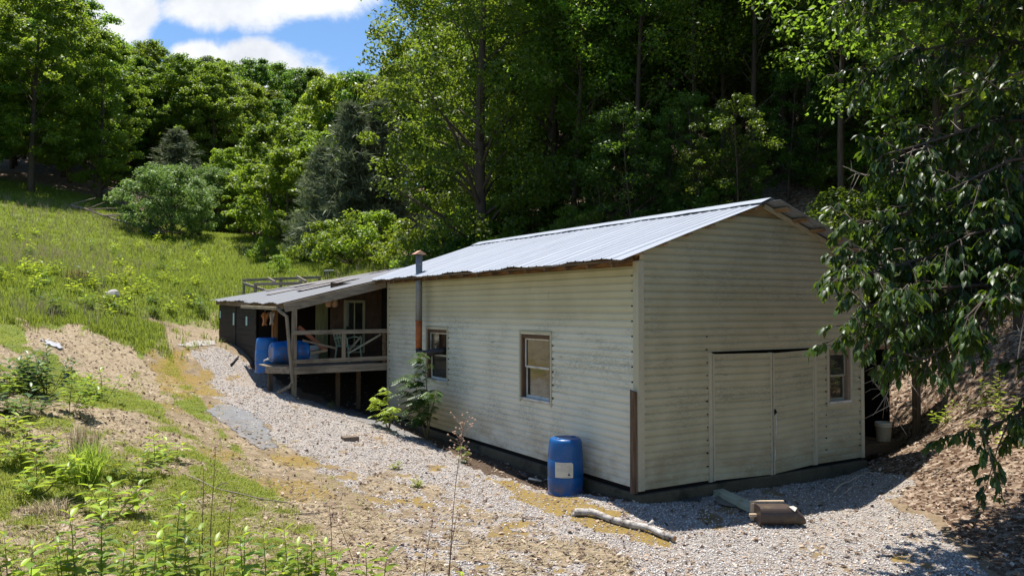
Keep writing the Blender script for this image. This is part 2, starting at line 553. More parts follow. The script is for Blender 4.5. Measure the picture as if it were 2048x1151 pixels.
# ---------------------------------------------------------------- ground sheet
def ground_material():
    m, nt = newmat('ground')
    v = N(nt, 'NewGeometry').outputs['Position']
    A = N(nt, 'Attribute', _attribute_name='cover_a')
    B = N(nt, 'Attribute', _attribute_name='cover_b')
    sa = N(nt, 'SeparateColor', Color=A.outputs['Color'])
    sb = N(nt, 'SeparateColor', Color=B.outputs['Color'])
    gravel, moss, grass = sa.outputs
    litter, straw, soil = sb.outputs
    big = noise(nt, 0.6, 5, 0.6, v)
    mid = noise(nt, 5.0, 5, 0.65, v)
    fin = noise(nt, 38.0, 4, 0.7, v)

    def edge(mask, k=0.7):
        return smooth(nt, mth(nt, 'ADD', mask, mth(nt, 'ADD', mth(nt, 'MULTIPLY', mth(nt, 'SUBTRACT', mid, 0.5), k), mth(nt, 'MULTIPLY', mth(nt, 'SUBTRACT', fin, 0.5), k * 1.3))), 0.3, 0.7)
    c = ramp(nt, mth(nt, 'ADD', mth(nt, 'MULTIPLY', mid, 0.5), mth(nt, 'MULTIPLY', fin, 0.5)), [(0.3, (0.10, 0.07, 0.042)), (0.5, (0.22, 0.165, 0.105)), (0.7, (0.35, 0.28, 0.19))])
    # dry straw and bare clay
    st = ramp(nt, noise(nt, 22.0, 5, 0.75, N(nt, 'Mapping', Vector=v, Scale=(1.0, 0.35, 1.0), Rotation=(0, 0, 0.5)).outputs[0]),
              [(0.3, (0.15, 0.105, 0.065)), (0.5, (0.30, 0.235, 0.155)), (0.7, (0.43, 0.36, 0.255))])
    c = mixc(nt, edge(straw), c, st)
    # dead leaves
    vor = N(nt, 'TexVoronoi', Vector=v, Scale=15.0)
    lf = ramp(nt, N(nt, 'SeparateColor', Color=vor.outputs['Color']).outputs[0], [(0.0, (0.09, 0.05, 0.03)), (0.35, (0.16, 0.105, 0.07)), (0.7, (0.28, 0.205, 0.145)), (1.0, (0.42, 0.34, 0.26))])
    lf = mixc(nt, smooth(nt, fin, 0.35, 0.6, 0.5, 0), lf, (0.06, 0.035, 0.02, 1))
    c = mixc(nt, edge(litter), c, lf)
    # dark soil by the walls, the building's shade painted in with it
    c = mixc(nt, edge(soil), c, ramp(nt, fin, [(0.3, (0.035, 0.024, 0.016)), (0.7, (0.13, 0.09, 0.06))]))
    # grass sod
    gr = ramp(nt, mth(nt, 'ADD', mth(nt, 'MULTIPLY', mid, 0.4), mth(nt, 'MULTIPLY', fin, 0.6)), [(0.3, (0.055, 0.085, 0.012)), (0.55, (0.15, 0.19, 0.03)), (0.75, (0.30, 0.28, 0.09))])
    c = mixc(nt, edge(grass, 0.9), c, gr)
    # crushed stone
    v1 = N(nt, 'TexVoronoi', Vector=v, Scale=60.0)
    v2 = N(nt, 'TexVoronoi', Vector=v, Scale=60.0, _feature='DISTANCE_TO_EDGE')
    rnd1 = N(nt, 'SeparateColor', Color=v1.outputs['Color'])
    gv = ramp(nt, rnd1.outputs[0], [(0.0, (0.24, 0.20, 0.165)), (0.25, (0.35, 0.315, 0.285)), (0.6, (0.45, 0.415, 0.385)), (1.0, (0.60, 0.565, 0.53))])
    gv = mixc(nt, smooth(nt, rnd1.outputs[1], 0.85, 0.95, 0, 0.7), gv, (0.30, 0.19, 0.12, 1))
    gv = mixc(nt, smooth(nt, v2.outputs[0], 0.0, 0.14, 0.6, 0.0), gv, (0.17, 0.135, 0.10, 1))
    gv = mixc(nt, smooth(nt, big, 0.45, 0.68, 0, 0.35), gv, (0.36, 0.27, 0.18, 1))
    c = mixc(nt, edge(gravel, 0.9), c, gv)
    # moss
    ms = ramp(nt, fin, [(0.3, (0.11, 0.066, 0.015)), (0.5, (0.235, 0.155, 0.028)), (0.75, (0.33, 0.25, 0.06))])
    c = mixc(nt, mth(nt, 'MULTIPLY', edge(mth(nt, 'MULTIPLY', moss, 0.85), 1.3), smooth(nt, fin, 0.36, 0.56, 0.15, 0.95)), c, ms)
    hh = mth(nt, 'ADD', mth(nt, 'MULTIPLY', fin, 0.6), mth(nt, 'MULTIPLY', mth(nt, 'MULTIPLY', v2.outputs[0], gravel), 0.6))
    nrm = bump(nt, hh, 0.05, 0.9)
    finish(nt, bsdf(nt, c, 0.9, 0, nrm, 0.15))
    return m


def build_ground():
    ang = np.concatenate([np.linspace(-100, -37, 60, endpoint=False), np.linspace(-37, 37, 560), np.linspace(37, 100, 61)[1:]]) * PI / 180
    rad = np.concatenate([[0.0, 0.6, 1.2], 2.0 * 1.0125 ** np.arange(0, 372)])
    na, nr = len(ang), len(rad)
    R, A = np.meshgrid(rad, ang, indexing='ij')
    x, y = (R * np.sin(A)).ravel(), (R * np.cos(A)).ravel() - 0.5
    z = height(x, y)
    V = np.stack([x, y, z], 1)
    i, j = np.meshgrid(np.arange(nr - 1), np.arange(na - 1), indexing='ij')
    a = (i * na + j).ravel()
    Fa = np.stack([a, a + na, a + na + 1, a + 1], 1)[:, ::-1]
    me = np_mesh('ground', V, Fa)
    setm(me, ground_material(), True)
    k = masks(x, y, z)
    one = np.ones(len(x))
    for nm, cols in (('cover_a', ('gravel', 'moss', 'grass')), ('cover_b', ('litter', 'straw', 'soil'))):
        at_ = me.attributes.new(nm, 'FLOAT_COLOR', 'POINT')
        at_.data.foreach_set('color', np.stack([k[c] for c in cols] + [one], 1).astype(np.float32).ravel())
    tag(link('ground', me), kind='structure')


build_ground()


# ---------------------------------------------------------------- scattering (uncountable cover)
def inst(PV, PF, pos, sc, rz, tilt=None, zs=None):
    """copies of a small pattern mesh merged into arrays; PV P x 3, PF F x k"""
    n = len(pos)
    c, s_ = np.cos(rz)[:, None], np.sin(rz)[:, None]
    X, Y, Z = PV[None, :, 0] * sc[:, None], PV[None, :, 1] * sc[:, None], PV[None, :, 2] * (sc if zs is None else zs)[:, None]
    if tilt is not None:
        ct, st = np.cos(tilt)[:, None], np.sin(tilt)[:, None]
        Y, Z = Y * ct - Z * st, Y * st + Z * ct
    V = np.stack([X * c - Y * s_ + pos[:, 0:1], X * s_ + Y * c + pos[:, 1:2], Z + pos[:, 2:3]], 2).reshape(-1, 3)
    Fa = (PF[None] + (np.arange(n) * len(PV))[:, None, None]).reshape(-1, PF.shape[1])
    return V, Fa


def scatter_pts(n, r0, r1, amax=37.0, pw=1.0):
    r = r0 * (r1 / r0) ** (rng.random(n) ** pw)
    a = (rng.random(n) * 2 - 1) * math.radians(amax)
    x, y = r * np.sin(a), r * np.cos(a)
    z = height(x, y)
    return x, y, z


# pebbles on the drive
x, y, z = scatter_pts(200000, 6.0, 27.0)
k = masks(x, y, z)
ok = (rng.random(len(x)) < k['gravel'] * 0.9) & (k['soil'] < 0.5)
ok |= (rng.random(len(x)) < 0.06) & (k['straw'] > 0.3) & (y < 14)
x, y, z = x[ok], y[ok], z[ok]
OV = np.array([(1, 0, 0), (0, 1, 0), (-1, 0, 0), (0, -1, 0), (0.2, 0.1, 0.8), (0, 0, -0.5)], float)
OF = np.array([(0, 1, 4), (1, 2, 4), (2, 3, 4), (3, 0, 4), (1, 0, 5), (2, 1, 5), (3, 2, 5), (0, 3, 5)])
n = len(x)
V, Fa = inst(OV, OF, np.stack([x, y, z + 0.003], 1), 0.006 + 0.011 * rng.random(n) ** 2 + 0.0003 * y, rng.random(n) * 6.28, rng.normal(0, 0.35, n))
m, nt = newmat('pebble_stone')
isl = N(nt, 'NewGeometry').outputs['Random Per Island']
c = ramp(nt, isl, [(0.0, (0.17, 0.145, 0.125)), (0.2, (0.30, 0.272, 0.25)), (0.5, (0.44, 0.41, 0.385)), (0.8, (0.57, 0.54, 0.515)), (0.92, (0.66, 0.64, 0.61)), (0.94, (0.36, 0.23, 0.15)), (1.0, (0.48, 0.36, 0.26))])
finish(nt, bsdf(nt, c, 0.85, 0, None, 0.2))
tag(link('gravel', setm(np_mesh('gravel', V, Fa), m)), 'pale crushed stone spread over the drive', 'gravel', kind='stuff')

# dead leaves
x, y, z = scatter_pts(170000, 6.0, 60.0, 38, 1.0)
k = masks(x, y, z)
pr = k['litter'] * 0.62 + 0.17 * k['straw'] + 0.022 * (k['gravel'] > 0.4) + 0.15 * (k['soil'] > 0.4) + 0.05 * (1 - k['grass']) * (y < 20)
pr = np.where((k['t'] < -3) & (y > 26), 0, pr)
ok = rng.random(len(x)) < pr
x, y, z = x[ok], y[ok], z[ok]
n = len(x)
LV = np.array([(0, -0.5, 0.0), (0.28, 0, 0.14), (0, 0.5, 0.06), (-0.28, 0, 0.16), (0, 0.0, 0.0)], float)
LF = np.array([(0, 1, 4), (1, 2, 4), (2, 3, 4), (3, 0, 4)])
V, Fa = inst(LV, LF, np.stack([x, y, z + 0.012], 1), 0.03 + 0.065 * rng.random(n) ** 1.5 + 0.0012 * y, rng.random(n) * 6.28, rng.normal(0, 0.5, n))
m, nt = newmat('dead_leaf')
isl = N(nt, 'NewGeometry').outputs['Random Per Island']
c = ramp(nt, isl, [(0.0, (0.07, 0.038, 0.024)), (0.3, (0.16, 0.105, 0.072)), (0.65, (0.30, 0.22, 0.16)), (0.9, (0.50, 0.38, 0.28)), (1.0, (0.62, 0.52, 0.42))])
finish(nt, N(nt, 'MixShader', {0: 0.15, 1: bsdf(nt, c, 0.75, 0, None, 0.25), 2: N(nt, 'BsdfTranslucent', Color=c).outputs[0]}).outputs[0])
tag(link('fallen_leaves', setm(np_mesh('fallen_leaves', V, Fa), m)), 'brown dead leaves lying on the bank and forest floor', 'fallen leaves', kind='stuff')


def blade_tuft(nb, spread, lean, wid, seed):
    r = np.random.default_rng(seed)
    vs, fs = [], []
    for b in range(nb):
        a, rr = r.random() * 6.28, spread * math.sqrt(r.random())
        bx, by = rr * math.cos(a), rr * math.sin(a)
        d = r.random() * 6.28
        L = 0.55 + 0.45 * r.random()
        ln = lean * r.random()
        dx, dy = math.cos(d), math.sin(d)
        wx, wy = -dy * wid, dx * wid
        i = len(vs)
        vs += [(bx - wx, by - wy, 0), (bx + wx, by + wy, 0), (bx + dx * ln * 0.35 + wx * 0.7, by + dy * ln * 0.35 + wy * 0.7, L * 0.6), (bx + dx * ln * 0.35 - wx * 0.7, by + dy * ln * 0.35 - wy * 0.7, L * 0.6),
               (bx + dx * ln, by + dy * ln, L * (1 - 0.25 * ln))]
        fs += [(i, i + 1, i + 2), (i, i + 2, i + 3), (i + 3, i + 2, i + 4)]
    return np.array(vs), np.array(fs)


grass_m = leafmat('grass_blade', (0.10, 0.155, 0.016), (0.25, 0.31, 0.045), (0.46, 0.58, 0.07), 0.45, 0.6, 0.2)
dry_m = leafmat('dry_grass_blade', (0.30, 0.23, 0.135), (0.50, 0.41, 0.27), (0.45, 0.36, 0.23), 0.25, 0.7, 0.15, 0.005)
# meadow on the hillside
x, y, z = scatter_pts(120000, 13.0, 78.0, 37, 0.8)
k = masks(x, y, z)
ok = (rng.random(len(x)) < k['grass'] * np.where(k['s'] > 13, 1.0, 0.0)) & (k['litter'] < 0.3)
x, y, z = x[ok], y[ok], z[ok]
n = len(x)
hgt = (0.13 + 0.22 * fbm(x, y, 0.25, 41) * rng.random(n) + 0.0028 * y)
PVS = [blade_tuft(7, 0.45, 0.6, 0.028, q) for q in range(3)]
Vs, Fs, b0 = [], [], 0
for q in range(3):
    sel = np.arange(n) % 3 == q
    V, Fa = inst(PVS[q][0], PVS[q][1], np.stack([x, y, z - 0.02], 1)[sel], (0.16 + 0.006 * y)[sel], rng.random(sel.sum()) * 6.28, None, hgt[sel] * 1.0)
    Vs.append(V)
    Fs.append(Fa + b0)
    b0 += len(V)
tag(link('meadow_grass', setm(np_mesh('meadow_grass', np.concatenate(Vs), np.concatenate(Fs)), grass_m)), 'tall bright green grass of the sloping meadow', 'grass', kind='stuff')
# dry stalks through the meadow
x, y, z = scatter_pts(22000, 13.0, 70.0, 37, 0.8)
k = masks(x, y, z)
ok = (rng.random(len(x)) < k['grass'] * (k['s'] > 13) * sstep(fbm(x, y, 0.12, 51), 0.4, 0.62)) & (k['litter'] < 0.3)
x, y, z = x[ok], y[ok], z[ok]
n = len(x)
V, Fa = inst(*blade_tuft(4, 0.3, 0.5, 0.016, 9), np.stack([x, y, z], 1), (0.2 + 0.006 * y), rng.random(n) * 6.28, None, 0.4 + 0.3 * rng.random(n) + 0.003 * y)
tag(link('dry_grass', setm(np_mesh('dry_grass', V, Fa), dry_m)), 'straw coloured dead stalks among the meadow grass', 'dry grass', kind='stuff')
# short turf and clover on the near bank
x, y, z = scatter_pts(150000, 5.5, 24.0, 37, 1.0)
k = masks(x, y, z)
ok = (rng.random(len(x)) < k['grass'] ** 1.2 * (k['s'] <= 14.5)) & (k['litter'] < 0.3)
x, y, z = x[ok], y[ok], z[ok]
n = len(x)
V, Fa = inst(*blade_tuft(6, 0.8, 0.9, 0.05, 4), np.stack([x, y, z - 0.005], 1), 0.06 + 0.05 * rng.random(n), rng.random(n) * 6.28, None, 0.03 + 0.12 * fbm(x, y, 0.8, 61) ** 1.5 * rng.random(n) + 0.04 * rng.random(n))
turf_m = leafmat('turf_blade', (0.14, 0.19, 0.02), (0.34, 0.385, 0.075), (0.52, 0.60, 0.10), 0.42, 0.6, 0.2)
tag(link('turf_grass', setm(np_mesh('turf_grass', V, Fa), turf_m)), 'short patchy grass and clover on the near bank', 'grass', kind='stuff')
# straw lying on bare ground
x, y, z = scatter_pts(110000, 5.5, 24.0, 37, 1.0)
k = masks(x, y, z)
ok = rng.random(len(x)) < np.clip(k['straw'] * 0.7 + 0.12 * (k['grass'] > 0.1), 0, 1) * (k['t'] < -1)
x, y, z = x[ok], y[ok], z[ok]
n = len(x)
SV = np.array([(-0.5, -0.02, 0), (0.5, -0.02, 0.05), (0.5, 0.02, 0.05), (-0.5, 0.02, 0)], float)
V, Fa = inst(SV, np.array([(0, 1, 2, 3)]), np.stack([x, y, z + 0.012], 1), 0.08 + 0.16 * rng.random(n), rng.normal(0.3, 0.9, n), rng.normal(0, 0.25, n))
tag(link('loose_straw', setm(np_mesh('loose_straw', V, Fa), dry_m)), 'loose dry straw strewn on the bare bank', 'straw', kind='stuff')


# ================================================================ the metal sided building
# local frame: x = t along the gable wall, y = s along the long wall, z up; origin at the near corner
L_, W_ = 9.775, 5.168
ZB, ZS = 0.301, 3.569
RT, RZ, RSL = 2.63, 4.69, 0.338            # ridge position, ridge height, roof slope


def roofz(t):
    return RZ - RSL * abs(t - RT)


def siding_material():
    m, nt = newmat('cream_siding')
    v = obj_co(nt)
    sx = N(nt, 'SeparateXYZ', Vector=v)
    z = sx.outputs[2]
    t_ = sx.outputs[0]
    base = ramp(nt, noise(nt, 1.2, 4, 0.6, v), [(0.3, (0.46, 0.395, 0.24)), (0.7, (0.55, 0.48, 0.31))])
    chalk = mixc(nt, smooth(nt, z, 2.95, 2.45), base, (0.62, 0.58, 0.455, 1))
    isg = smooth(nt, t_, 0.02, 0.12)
    cl = mixc(nt, isg, chalk, ramp(nt, noise(nt, 1.5, 4, 0.6, v), [(0.3, (0.37, 0.335, 0.205)), (0.7, (0.46, 0.42, 0.275))]))  # gable base darker: mildew tone plus some of its shade painted in
    # mildew: fine speckle inside large patches, drawn out along the courses
    vs = N(nt, 'Mapping', Vector=v, Scale=(1.0, 1.0, 2.2)).outputs[0]
    patch = noise(nt, 0.75, 5, 0.6, vs)
    speck = noise(nt, 30.0, 5, 0.75, N(nt, 'Mapping', Vector=v, Scale=(0.55, 0.55, 1.6)).outputs[0])
    band = mth(nt, 'MULTIPLY', smooth(nt, z, 3.1, 2.5), smooth(nt, z, 0.2, 1.2, 0.45, 1.0))
    band = mth(nt, 'ADD', mth(nt, 'MULTIPLY', band, mth(nt, 'SUBTRACT', 1.0, isg)), mth(nt, 'MULTIPLY', isg, 0.9))
    f = mth(nt, 'MULTIPLY', smooth(nt, patch, 0.40, 0.70), smooth(nt, speck, 0.40, 0.62))
    f = mth(nt, 'MULTIPLY', f, mth(nt, 'MULTIPLY', band, 0.62))
    c = mixc(nt, f, cl, (0.145, 0.145, 0.105, 1))
    lapn = noise(nt, 1.0, 6, 0.75, N(nt, 'Mapping', Vector=v, Scale=(1.3, 1.3, 14.0)).outputs[0])
    zone = mth(nt, 'MULTIPLY', smooth(nt, z, 3.0, 2.6), smooth(nt, z, 1.0, 1.9, 0.35, 1.0))
    c = mixc(nt, mth(nt, 'MULTIPLY', mth(nt, 'MULTIPLY', mth(nt, 'MULTIPLY', smooth(nt, lapn, 0.55, 0.68), smooth(nt, patch, 0.36, 0.6)), zone), 0.75), c, (0.17, 0.155, 0.11, 1))
    # brown splash of soil near the foot
    foot = mth(nt, 'MULTIPLY', smooth(nt, z, 1.15, 0.3), smooth(nt, noise(nt, 1.6, 5, 0.65, vs), 0.38, 0.66))
    c = mixc(nt, mth(nt, 'MULTIPLY', foot, 0.62), c, (0.26, 0.185, 0.085, 1))
    # ochre stain behind the sapling
    ys = smooth(nt, mth(nt, 'ABSOLUTE', mth(nt, 'SUBTRACT', sx.outputs[1], 7.6)), 2.6, 0.6)
    c = mixc(nt, mth(nt, 'MULTIPLY', mth(nt, 'MULTIPLY', ys, mth(nt, 'SUBTRACT', 1.0, isg)), smooth(nt, mth(nt, 'ADD', z, mth(nt, 'MULTIPLY', patch, 0.9)), 1.75, 0.95, 0, 0.75)), c, (0.36, 0.25, 0.085, 1))
    warp = noise(nt, 1.4, 2, 0.5, N(nt, 'Mapping', Vector=v, Scale=(1, 1, 2.0)).outputs[0])
    finish(nt, bsdf(nt, c, 0.5, 0, bump(nt, mth(nt, 'ADD', mth(nt, 'MULTIPLY', speck, 0.06), warp), 0.007), 0.35))
    return m


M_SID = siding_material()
M_TRIM = pm('cream_trim', (0.42, 0.38, 0.265), 0.5, 0.12, 3, 30, dirt=(0.36, 0.33, 0.24))
M_OLDWOOD = wood('brown_old_wood', (0.16, 0.10, 0.055), (0.05, 0.032, 0.02), 1, 1)
M_PLY = wood('plywood', (0.36, 0.25, 0.12), (0.20, 0.13, 0.06), 1, 0)
M_CONC = pm('mossy_concrete', (0.085, 0.070, 0.044), 0.9, 0.4, 2.5, 30, dirt=(0.035, 0.032, 0.02))
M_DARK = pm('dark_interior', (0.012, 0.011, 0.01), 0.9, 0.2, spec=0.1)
M_WHITEP = pm('flaking_white_paint', (0.55, 0.53, 0.48), 0.6, 0.2, 5, 40, dirt=(0.32, 0.28, 0.20))
M_JAMB = wood('stained_jamb_wood', (0.13, 0.075, 0.04), (0.05, 0.03, 0.02), 2, 2)


def glass_material():
    m, nt = newmat('old_window_glass')
    c = ramp(nt, noise(nt, 3.0, 4, 0.6, obj_co(nt)), [(0.3, (0.006, 0.008, 0.006)), (0.7, (0.03, 0.032, 0.025))])
    nrm = bump(nt, noise(nt, 3.5, 2, 0.5, obj_co(nt)), 0.004, 0.4)
    a = bsdf(nt, c, 0.2, 0, None, 0.4)
    g = N(nt, 'BsdfGlossy', Color=(0.85, 0.9, 0.85, 1), Roughness=0.04, Normal=nrm).outputs[0]
    finish(nt, N(nt, 'MixShader', {0: 0.15, 1: a, 2: g}).outputs[0])
    return m


M_GLASS = glass_material()


def galv_material(name, tint=(0.60, 0.63, 0.68), rust=0.0, rough=0.42, metal=0.55):
    m, nt = newmat(name)
    v = obj_co(nt)
    a = noise(nt, 3.0, 5, 0.65, v)
    st = noise(nt, 3.0, 5, 0.7, N(nt, 'Mapping', Vector=v, Scale=(0.3, 4.0, 1)).outputs[0])
    c = ramp(nt, mth(nt, 'ADD', mth(nt, 'MULTIPLY', a, 0.5), mth(nt, 'MULTIPLY', st, 0.5)), [(0.3, [q * 0.84 for q in tint]), (0.7, tint)])
    c = mixc(nt, smooth(nt, noise(nt, 1.1, 6, 0.7, v), 0.66 - rust * 0.3, 0.8 - rust * 0.3, 0, 0.3 + rust), c, (0.20, 0.10, 0.05, 1))
    finish(nt, bsdf(nt, c, rough, metal, bump(nt, a, 0.004), 0.3))
    return m


M_ROOF = galv_material('galvanised_roof_metal', (0.27, 0.30, 0.355), 0.0, 0.66, 0.12)


def two_tone(o, n0, mat):
    o.data.materials.append(mat)
    ix = np.zeros(len(o.data.polygons), np.int32)
    ix[n0:] = 1
    o.data.polygons.foreach_set('material_index', ix)
    return o


def boards(name, mat, parent, lst, bev=0.004, off=(0, 0, 0)):
    """each box a part of its own"""
    for lo, hi in lst:
        MB(off).box(lo, hi).build(name, mat, parent, bev=bev)


def siding_panel(mb, a0, a1, z0, z1, holes, clip, put, h=0.1128, seed=1, base=0.0):
    """lapped metal courses; put(a, out, z) gives the vertex"""
    r = random.Random(seed)
    nk = int(math.ceil((z1 - z0) / h)) + 1
    prof = [(0.0, 0.025), (0.60, 0.022), (0.82, 0.007), (1.0, 0.004)]
    for k in range(nk):
        zb = z0 + k * h
        cuts = [a0]
        while cuts[-1] < a1 - 0.5:
            cuts.append(cuts[-1] + r.uniform(2.2, 3.9))
        cuts = [c for c in cuts if c < a1 - 0.3] + [a1]
        ex = [r.choice((0, 0.002)) for _ in cuts]
        segs = [(zb, 0.004, zb, 0.025)] if k else []
        for i in range(3):
            segs.append((zb + prof[i][0] * h, prof[i][1], zb + prof[i + 1][0] * h, prof[i + 1][1]))
        for (za, oa, zc, oc) in segs:
            if za > z1 - 1e-5:
                continue
            if zc > z1:
                f = (z1 - za) / (zc - za)
                zc, oc = z1, oa + (oc - oa) * f
            zl = [za] + sorted(q for hh in holes for q in (hh[2], hh[3]) if za + 1e-5 < q < zc - 1e-5) + [zc]
            for zi, zj in zip(zl[:-1], zl[1:]):
                fi = (zi - za) / (zc - za) if zc > za else 0
                fj = (zj - za) / (zc - za) if zc > za else 1
                oi, oj = oa + (oc - oa) * fi, oa + (oc - oa) * fj
                zm = (zi + zj) / 2
                for ci in range(len(cuts) - 1):
                    iv = [(cuts[ci], cuts[ci + 1])]
                    for (h0, h1_, hz0, hz1) in holes:
                        if hz0 < zm < hz1:
                            nv = []
                            for (p, q) in iv:
                                if h1_ <= p or h0 >= q:
                                    nv.append((p, q))
                                else:
                                    if p < h0:
                                        nv.append((p, h0))
                                    if q > h1_:
                                        nv.append((h1_, q))
                            iv = nv
                    for (p, q) in iv:
                        pi, qi = (max(p, clip(zi)[0]), min(q, clip(zi)[1])) if clip else (p, q)
                        pj, qj = (max(p, clip(zj)[0]), min(q, clip(zj)[1])) if clip else (p, q)
                        if qi - pi < 1e-3 and qj - pj < 1e-3:
                            continue
                        qi, qj = max(qi, pi), max(qj, pj)
                        e = ex[ci] + base
                        mb.add([put(pi, oi + e, zi), put(qi, oi + e, zi), put(qj, oj + e, zj), put(pj, oj + e, zj)], [(0, 1, 2, 3)])


bld = thing('metal_sided_building', 'cream metal sided building with grey ribbed gable roof and double doors', 'building', (C0[0], C0[1], 0), PSI)

WIN2 = (2.318, 3.291, 1.30, 2.477)
WIN1 = (6.36, 7.395, 1.33, 2.477)
GWIN = (4.225, 4.808, 1.286, 2.225)
DOOR = (1.44, 3.83, 0.27, 2.245)
mb = MB()
siding_panel(mb, 0.0, L_, ZB, ZS, [WIN2, WIN1], None, lambda a, o, z: (-o, a, z), seed=2)
nf_ = len(mb.f)
for z in np.arange(0.5, 3.5, 0.225):
    for y in (WIN2[0] - 0.075, WIN1[0] - 0.075, 0.12, L_ - 0.12):
        if y > 9 or y < 1 or 1.2 < z < 2.5:
            mb.box((-0.036, y - 0.009, z - 0.009), (-0.01, y + 0.009, z + 0.009))
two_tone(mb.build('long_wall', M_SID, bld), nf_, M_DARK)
ZG = 4.43


def gclip(z):
    d = (RZ - 0.035 - z) / RSL
    return (max(0.0, RT - d), min(W_, RT + d))


mb = MB()
siding_panel(mb, 0.0, W_, ZB - 0.02, ZG, [(GWIN[0], GWIN[1], GWIN[2], GWIN[3]), (DOOR[0], DOOR[1], ZB - 0.2, DOOR[3] + 0.02)], gclip, lambda a, o, z: (a, -o, z), seed=5)
nf_ = len(mb.f)
for z in np.arange(0.5, 2.7, 0.2):
    for t in (W_ - 0.11, DOOR[0] - 0.1, GWIN[0] - 0.08):
        mb.box((t - 0.009, -0.037, z - 0.009), (t + 0.009, -0.01, z + 0.009))
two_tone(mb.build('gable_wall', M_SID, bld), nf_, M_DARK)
mb = MB()
mb.box((W_ - 0.02, 0.02, 0.1), (W_, L_, roofz(W_) - 0.05))
mb.box((0.1, L_ - 0.05, 0.1), (W_, L_ - 0.02, roofz(0) - 0.05))
mb.add([(0.1, L_ - 0.05, roofz(0) - .05), (W_, L_ - 0.05, roofz(0) - .05), (RT, L_ - 0.05, RZ - 0.05)], [(0, 1, 2)])
mb.build('back_wall', M_OLDWOOD, bld)
# sheathing that shows above the siding
mb = MB()
mb.box((0.012, 0.03, 3.3), (0.04, L_ - 0.02, roofz(0) - 0.03))
yk = 0.1
while yk < L_ - 0.2:
    l = rnd.uniform(0.35, 1.6)
    if rnd.random() < 0.8:
        mb.box((-rnd.uniform(0.004, 0.03), yk, 3.585 + rnd.uniform(0, 0.03)), (0.012, min(yk + l, L_ - 0.05), 3.66 + rnd.uniform(0, 0.06)))
    yk += l + rnd.uniform(0.02, 0.2)
mb.build('eave_boards', wood('weathered_red_wood', (0.30, 0.16, 0.075), (0.08, 0.045, 0.025), 1, 1), bld)
for k in range(17):
    yk = 0.12 + k * 0.595
    MB().beam((-0.42, yk, roofz(-0.42) - 0.075), (0.01, yk, roofz(0.01) - 0.075), 0.045, 0.09).build('rafter_tail', M_OLDWOOD, bld)
MB().beam((-0.40, -0.1, roofz(-0.40) - 0.04), (-0.40, L_, roofz(-0.40) - 0.04), 0.1, 0.03).build('eave_batten', M_OLDWOOD, bld)
mb = MB()
mb.add([(RT - (RZ - .04 - ZG) / RSL, 0.012, ZG - 0.02), (RT + (RZ - .04 - ZG) / RSL, 0.012, ZG - 0.02), (RT, 0.012, RZ - 0.04)], [(0, 1, 2)])
mb.build('gable_plywood', M_PLY, bld)
M_PURL = wood('tan_purlin_wood', (0.34, 0.22, 0.12), (0.14, 0.085, 0.05), 1, 1)
for k in range(7):
    tt = RT + 0.25 + k * 0.44
    MB().beam((tt, -0.33, roofz(tt) - 0.05), (tt, 0.03, roofz(tt) - 0.05), 0.09, 0.035, (RSL, 0, 1)).build('lookout', M_PURL, bld)
for k in range(6):
    tt = RT - 0.3 - k * 0.48
    MB().beam((tt, -0.155, roofz(tt) - 0.04), (tt, 0.03, roofz(tt) - 0.04), 0.09, 0.03, (-RSL, 0, 1)).build('lookout', M_PURL, bld)
mb = MB()
mb.beam((RT, -0.042, RZ - 0.075), (W_ + 0.03, -0.042, roofz(W_ + 0.03) - 0.075), 0.03, 0.075, (RSL, 0, 1))
mb.build('rake_trim', M_TRIM, bld)
boards('corner_trim', M_TRIM, bld, [((-0.040, -0.040, ZB - 0.03), (-0.004, 0.085, 3.64)), ((-0.004, -0.040, ZB - 0.03), (0.075, -0.005, 3.64)), ((-0.040, L_ - 0.08, ZB + 0.0), (-0.003, L_ + 0.02, 3.63)),
                                    ((W_ - 0.075, -0.040, ZB - 0.03), (W_ + 0.012, -0.003, roofz(W_) - 0.06))])
for a, b, c, d in (WIN1, WIN2):
    boards('window_trim', M_TRIM, bld, [((-0.040, a - 0.05, c - 0.05), (-0.003, a, d + 0.03)), ((-0.040, b, c - 0.05), (-0.003, b + 0.05, d + 0.03)), ((-0.046, a - 0.05, d + 0.03), (-0.003, b + 0.05, d + 0.062))])
a, b, c, d = GWIN
boards('window_trim', M_TRIM, bld, [((a - 0.05, -0.040, c - 0.05), (a, -0.003, d + 0.03)), ((b, -0.040, c - 0.05), (b + 0.05, -0.003, d + 0.03)), ((a - 0.05, -0.046, d + 0.03), (b + 0.05, -0.003, d + 0.06)),
                                    ((a, -0.040, c - 0.05), (b, -0.003, c))])
mb = MB()
mb.box((-0.07, -0.09, -0.4), (W_ + 0.02, L_ + 0.02, ZB - 0.075))
mb.build('foundation_slab', M_CONC, bld, bev=0.02)
mb = MB()
mb.box((-0.0, 0.0, ZB - 0.075), (W_ - 0.03, L_ - 0.06, ZB + 0.03))
mb.build('shadow_gap_sill', M_DARK, bld)  # sill painted near black as the shadow gap under the siding

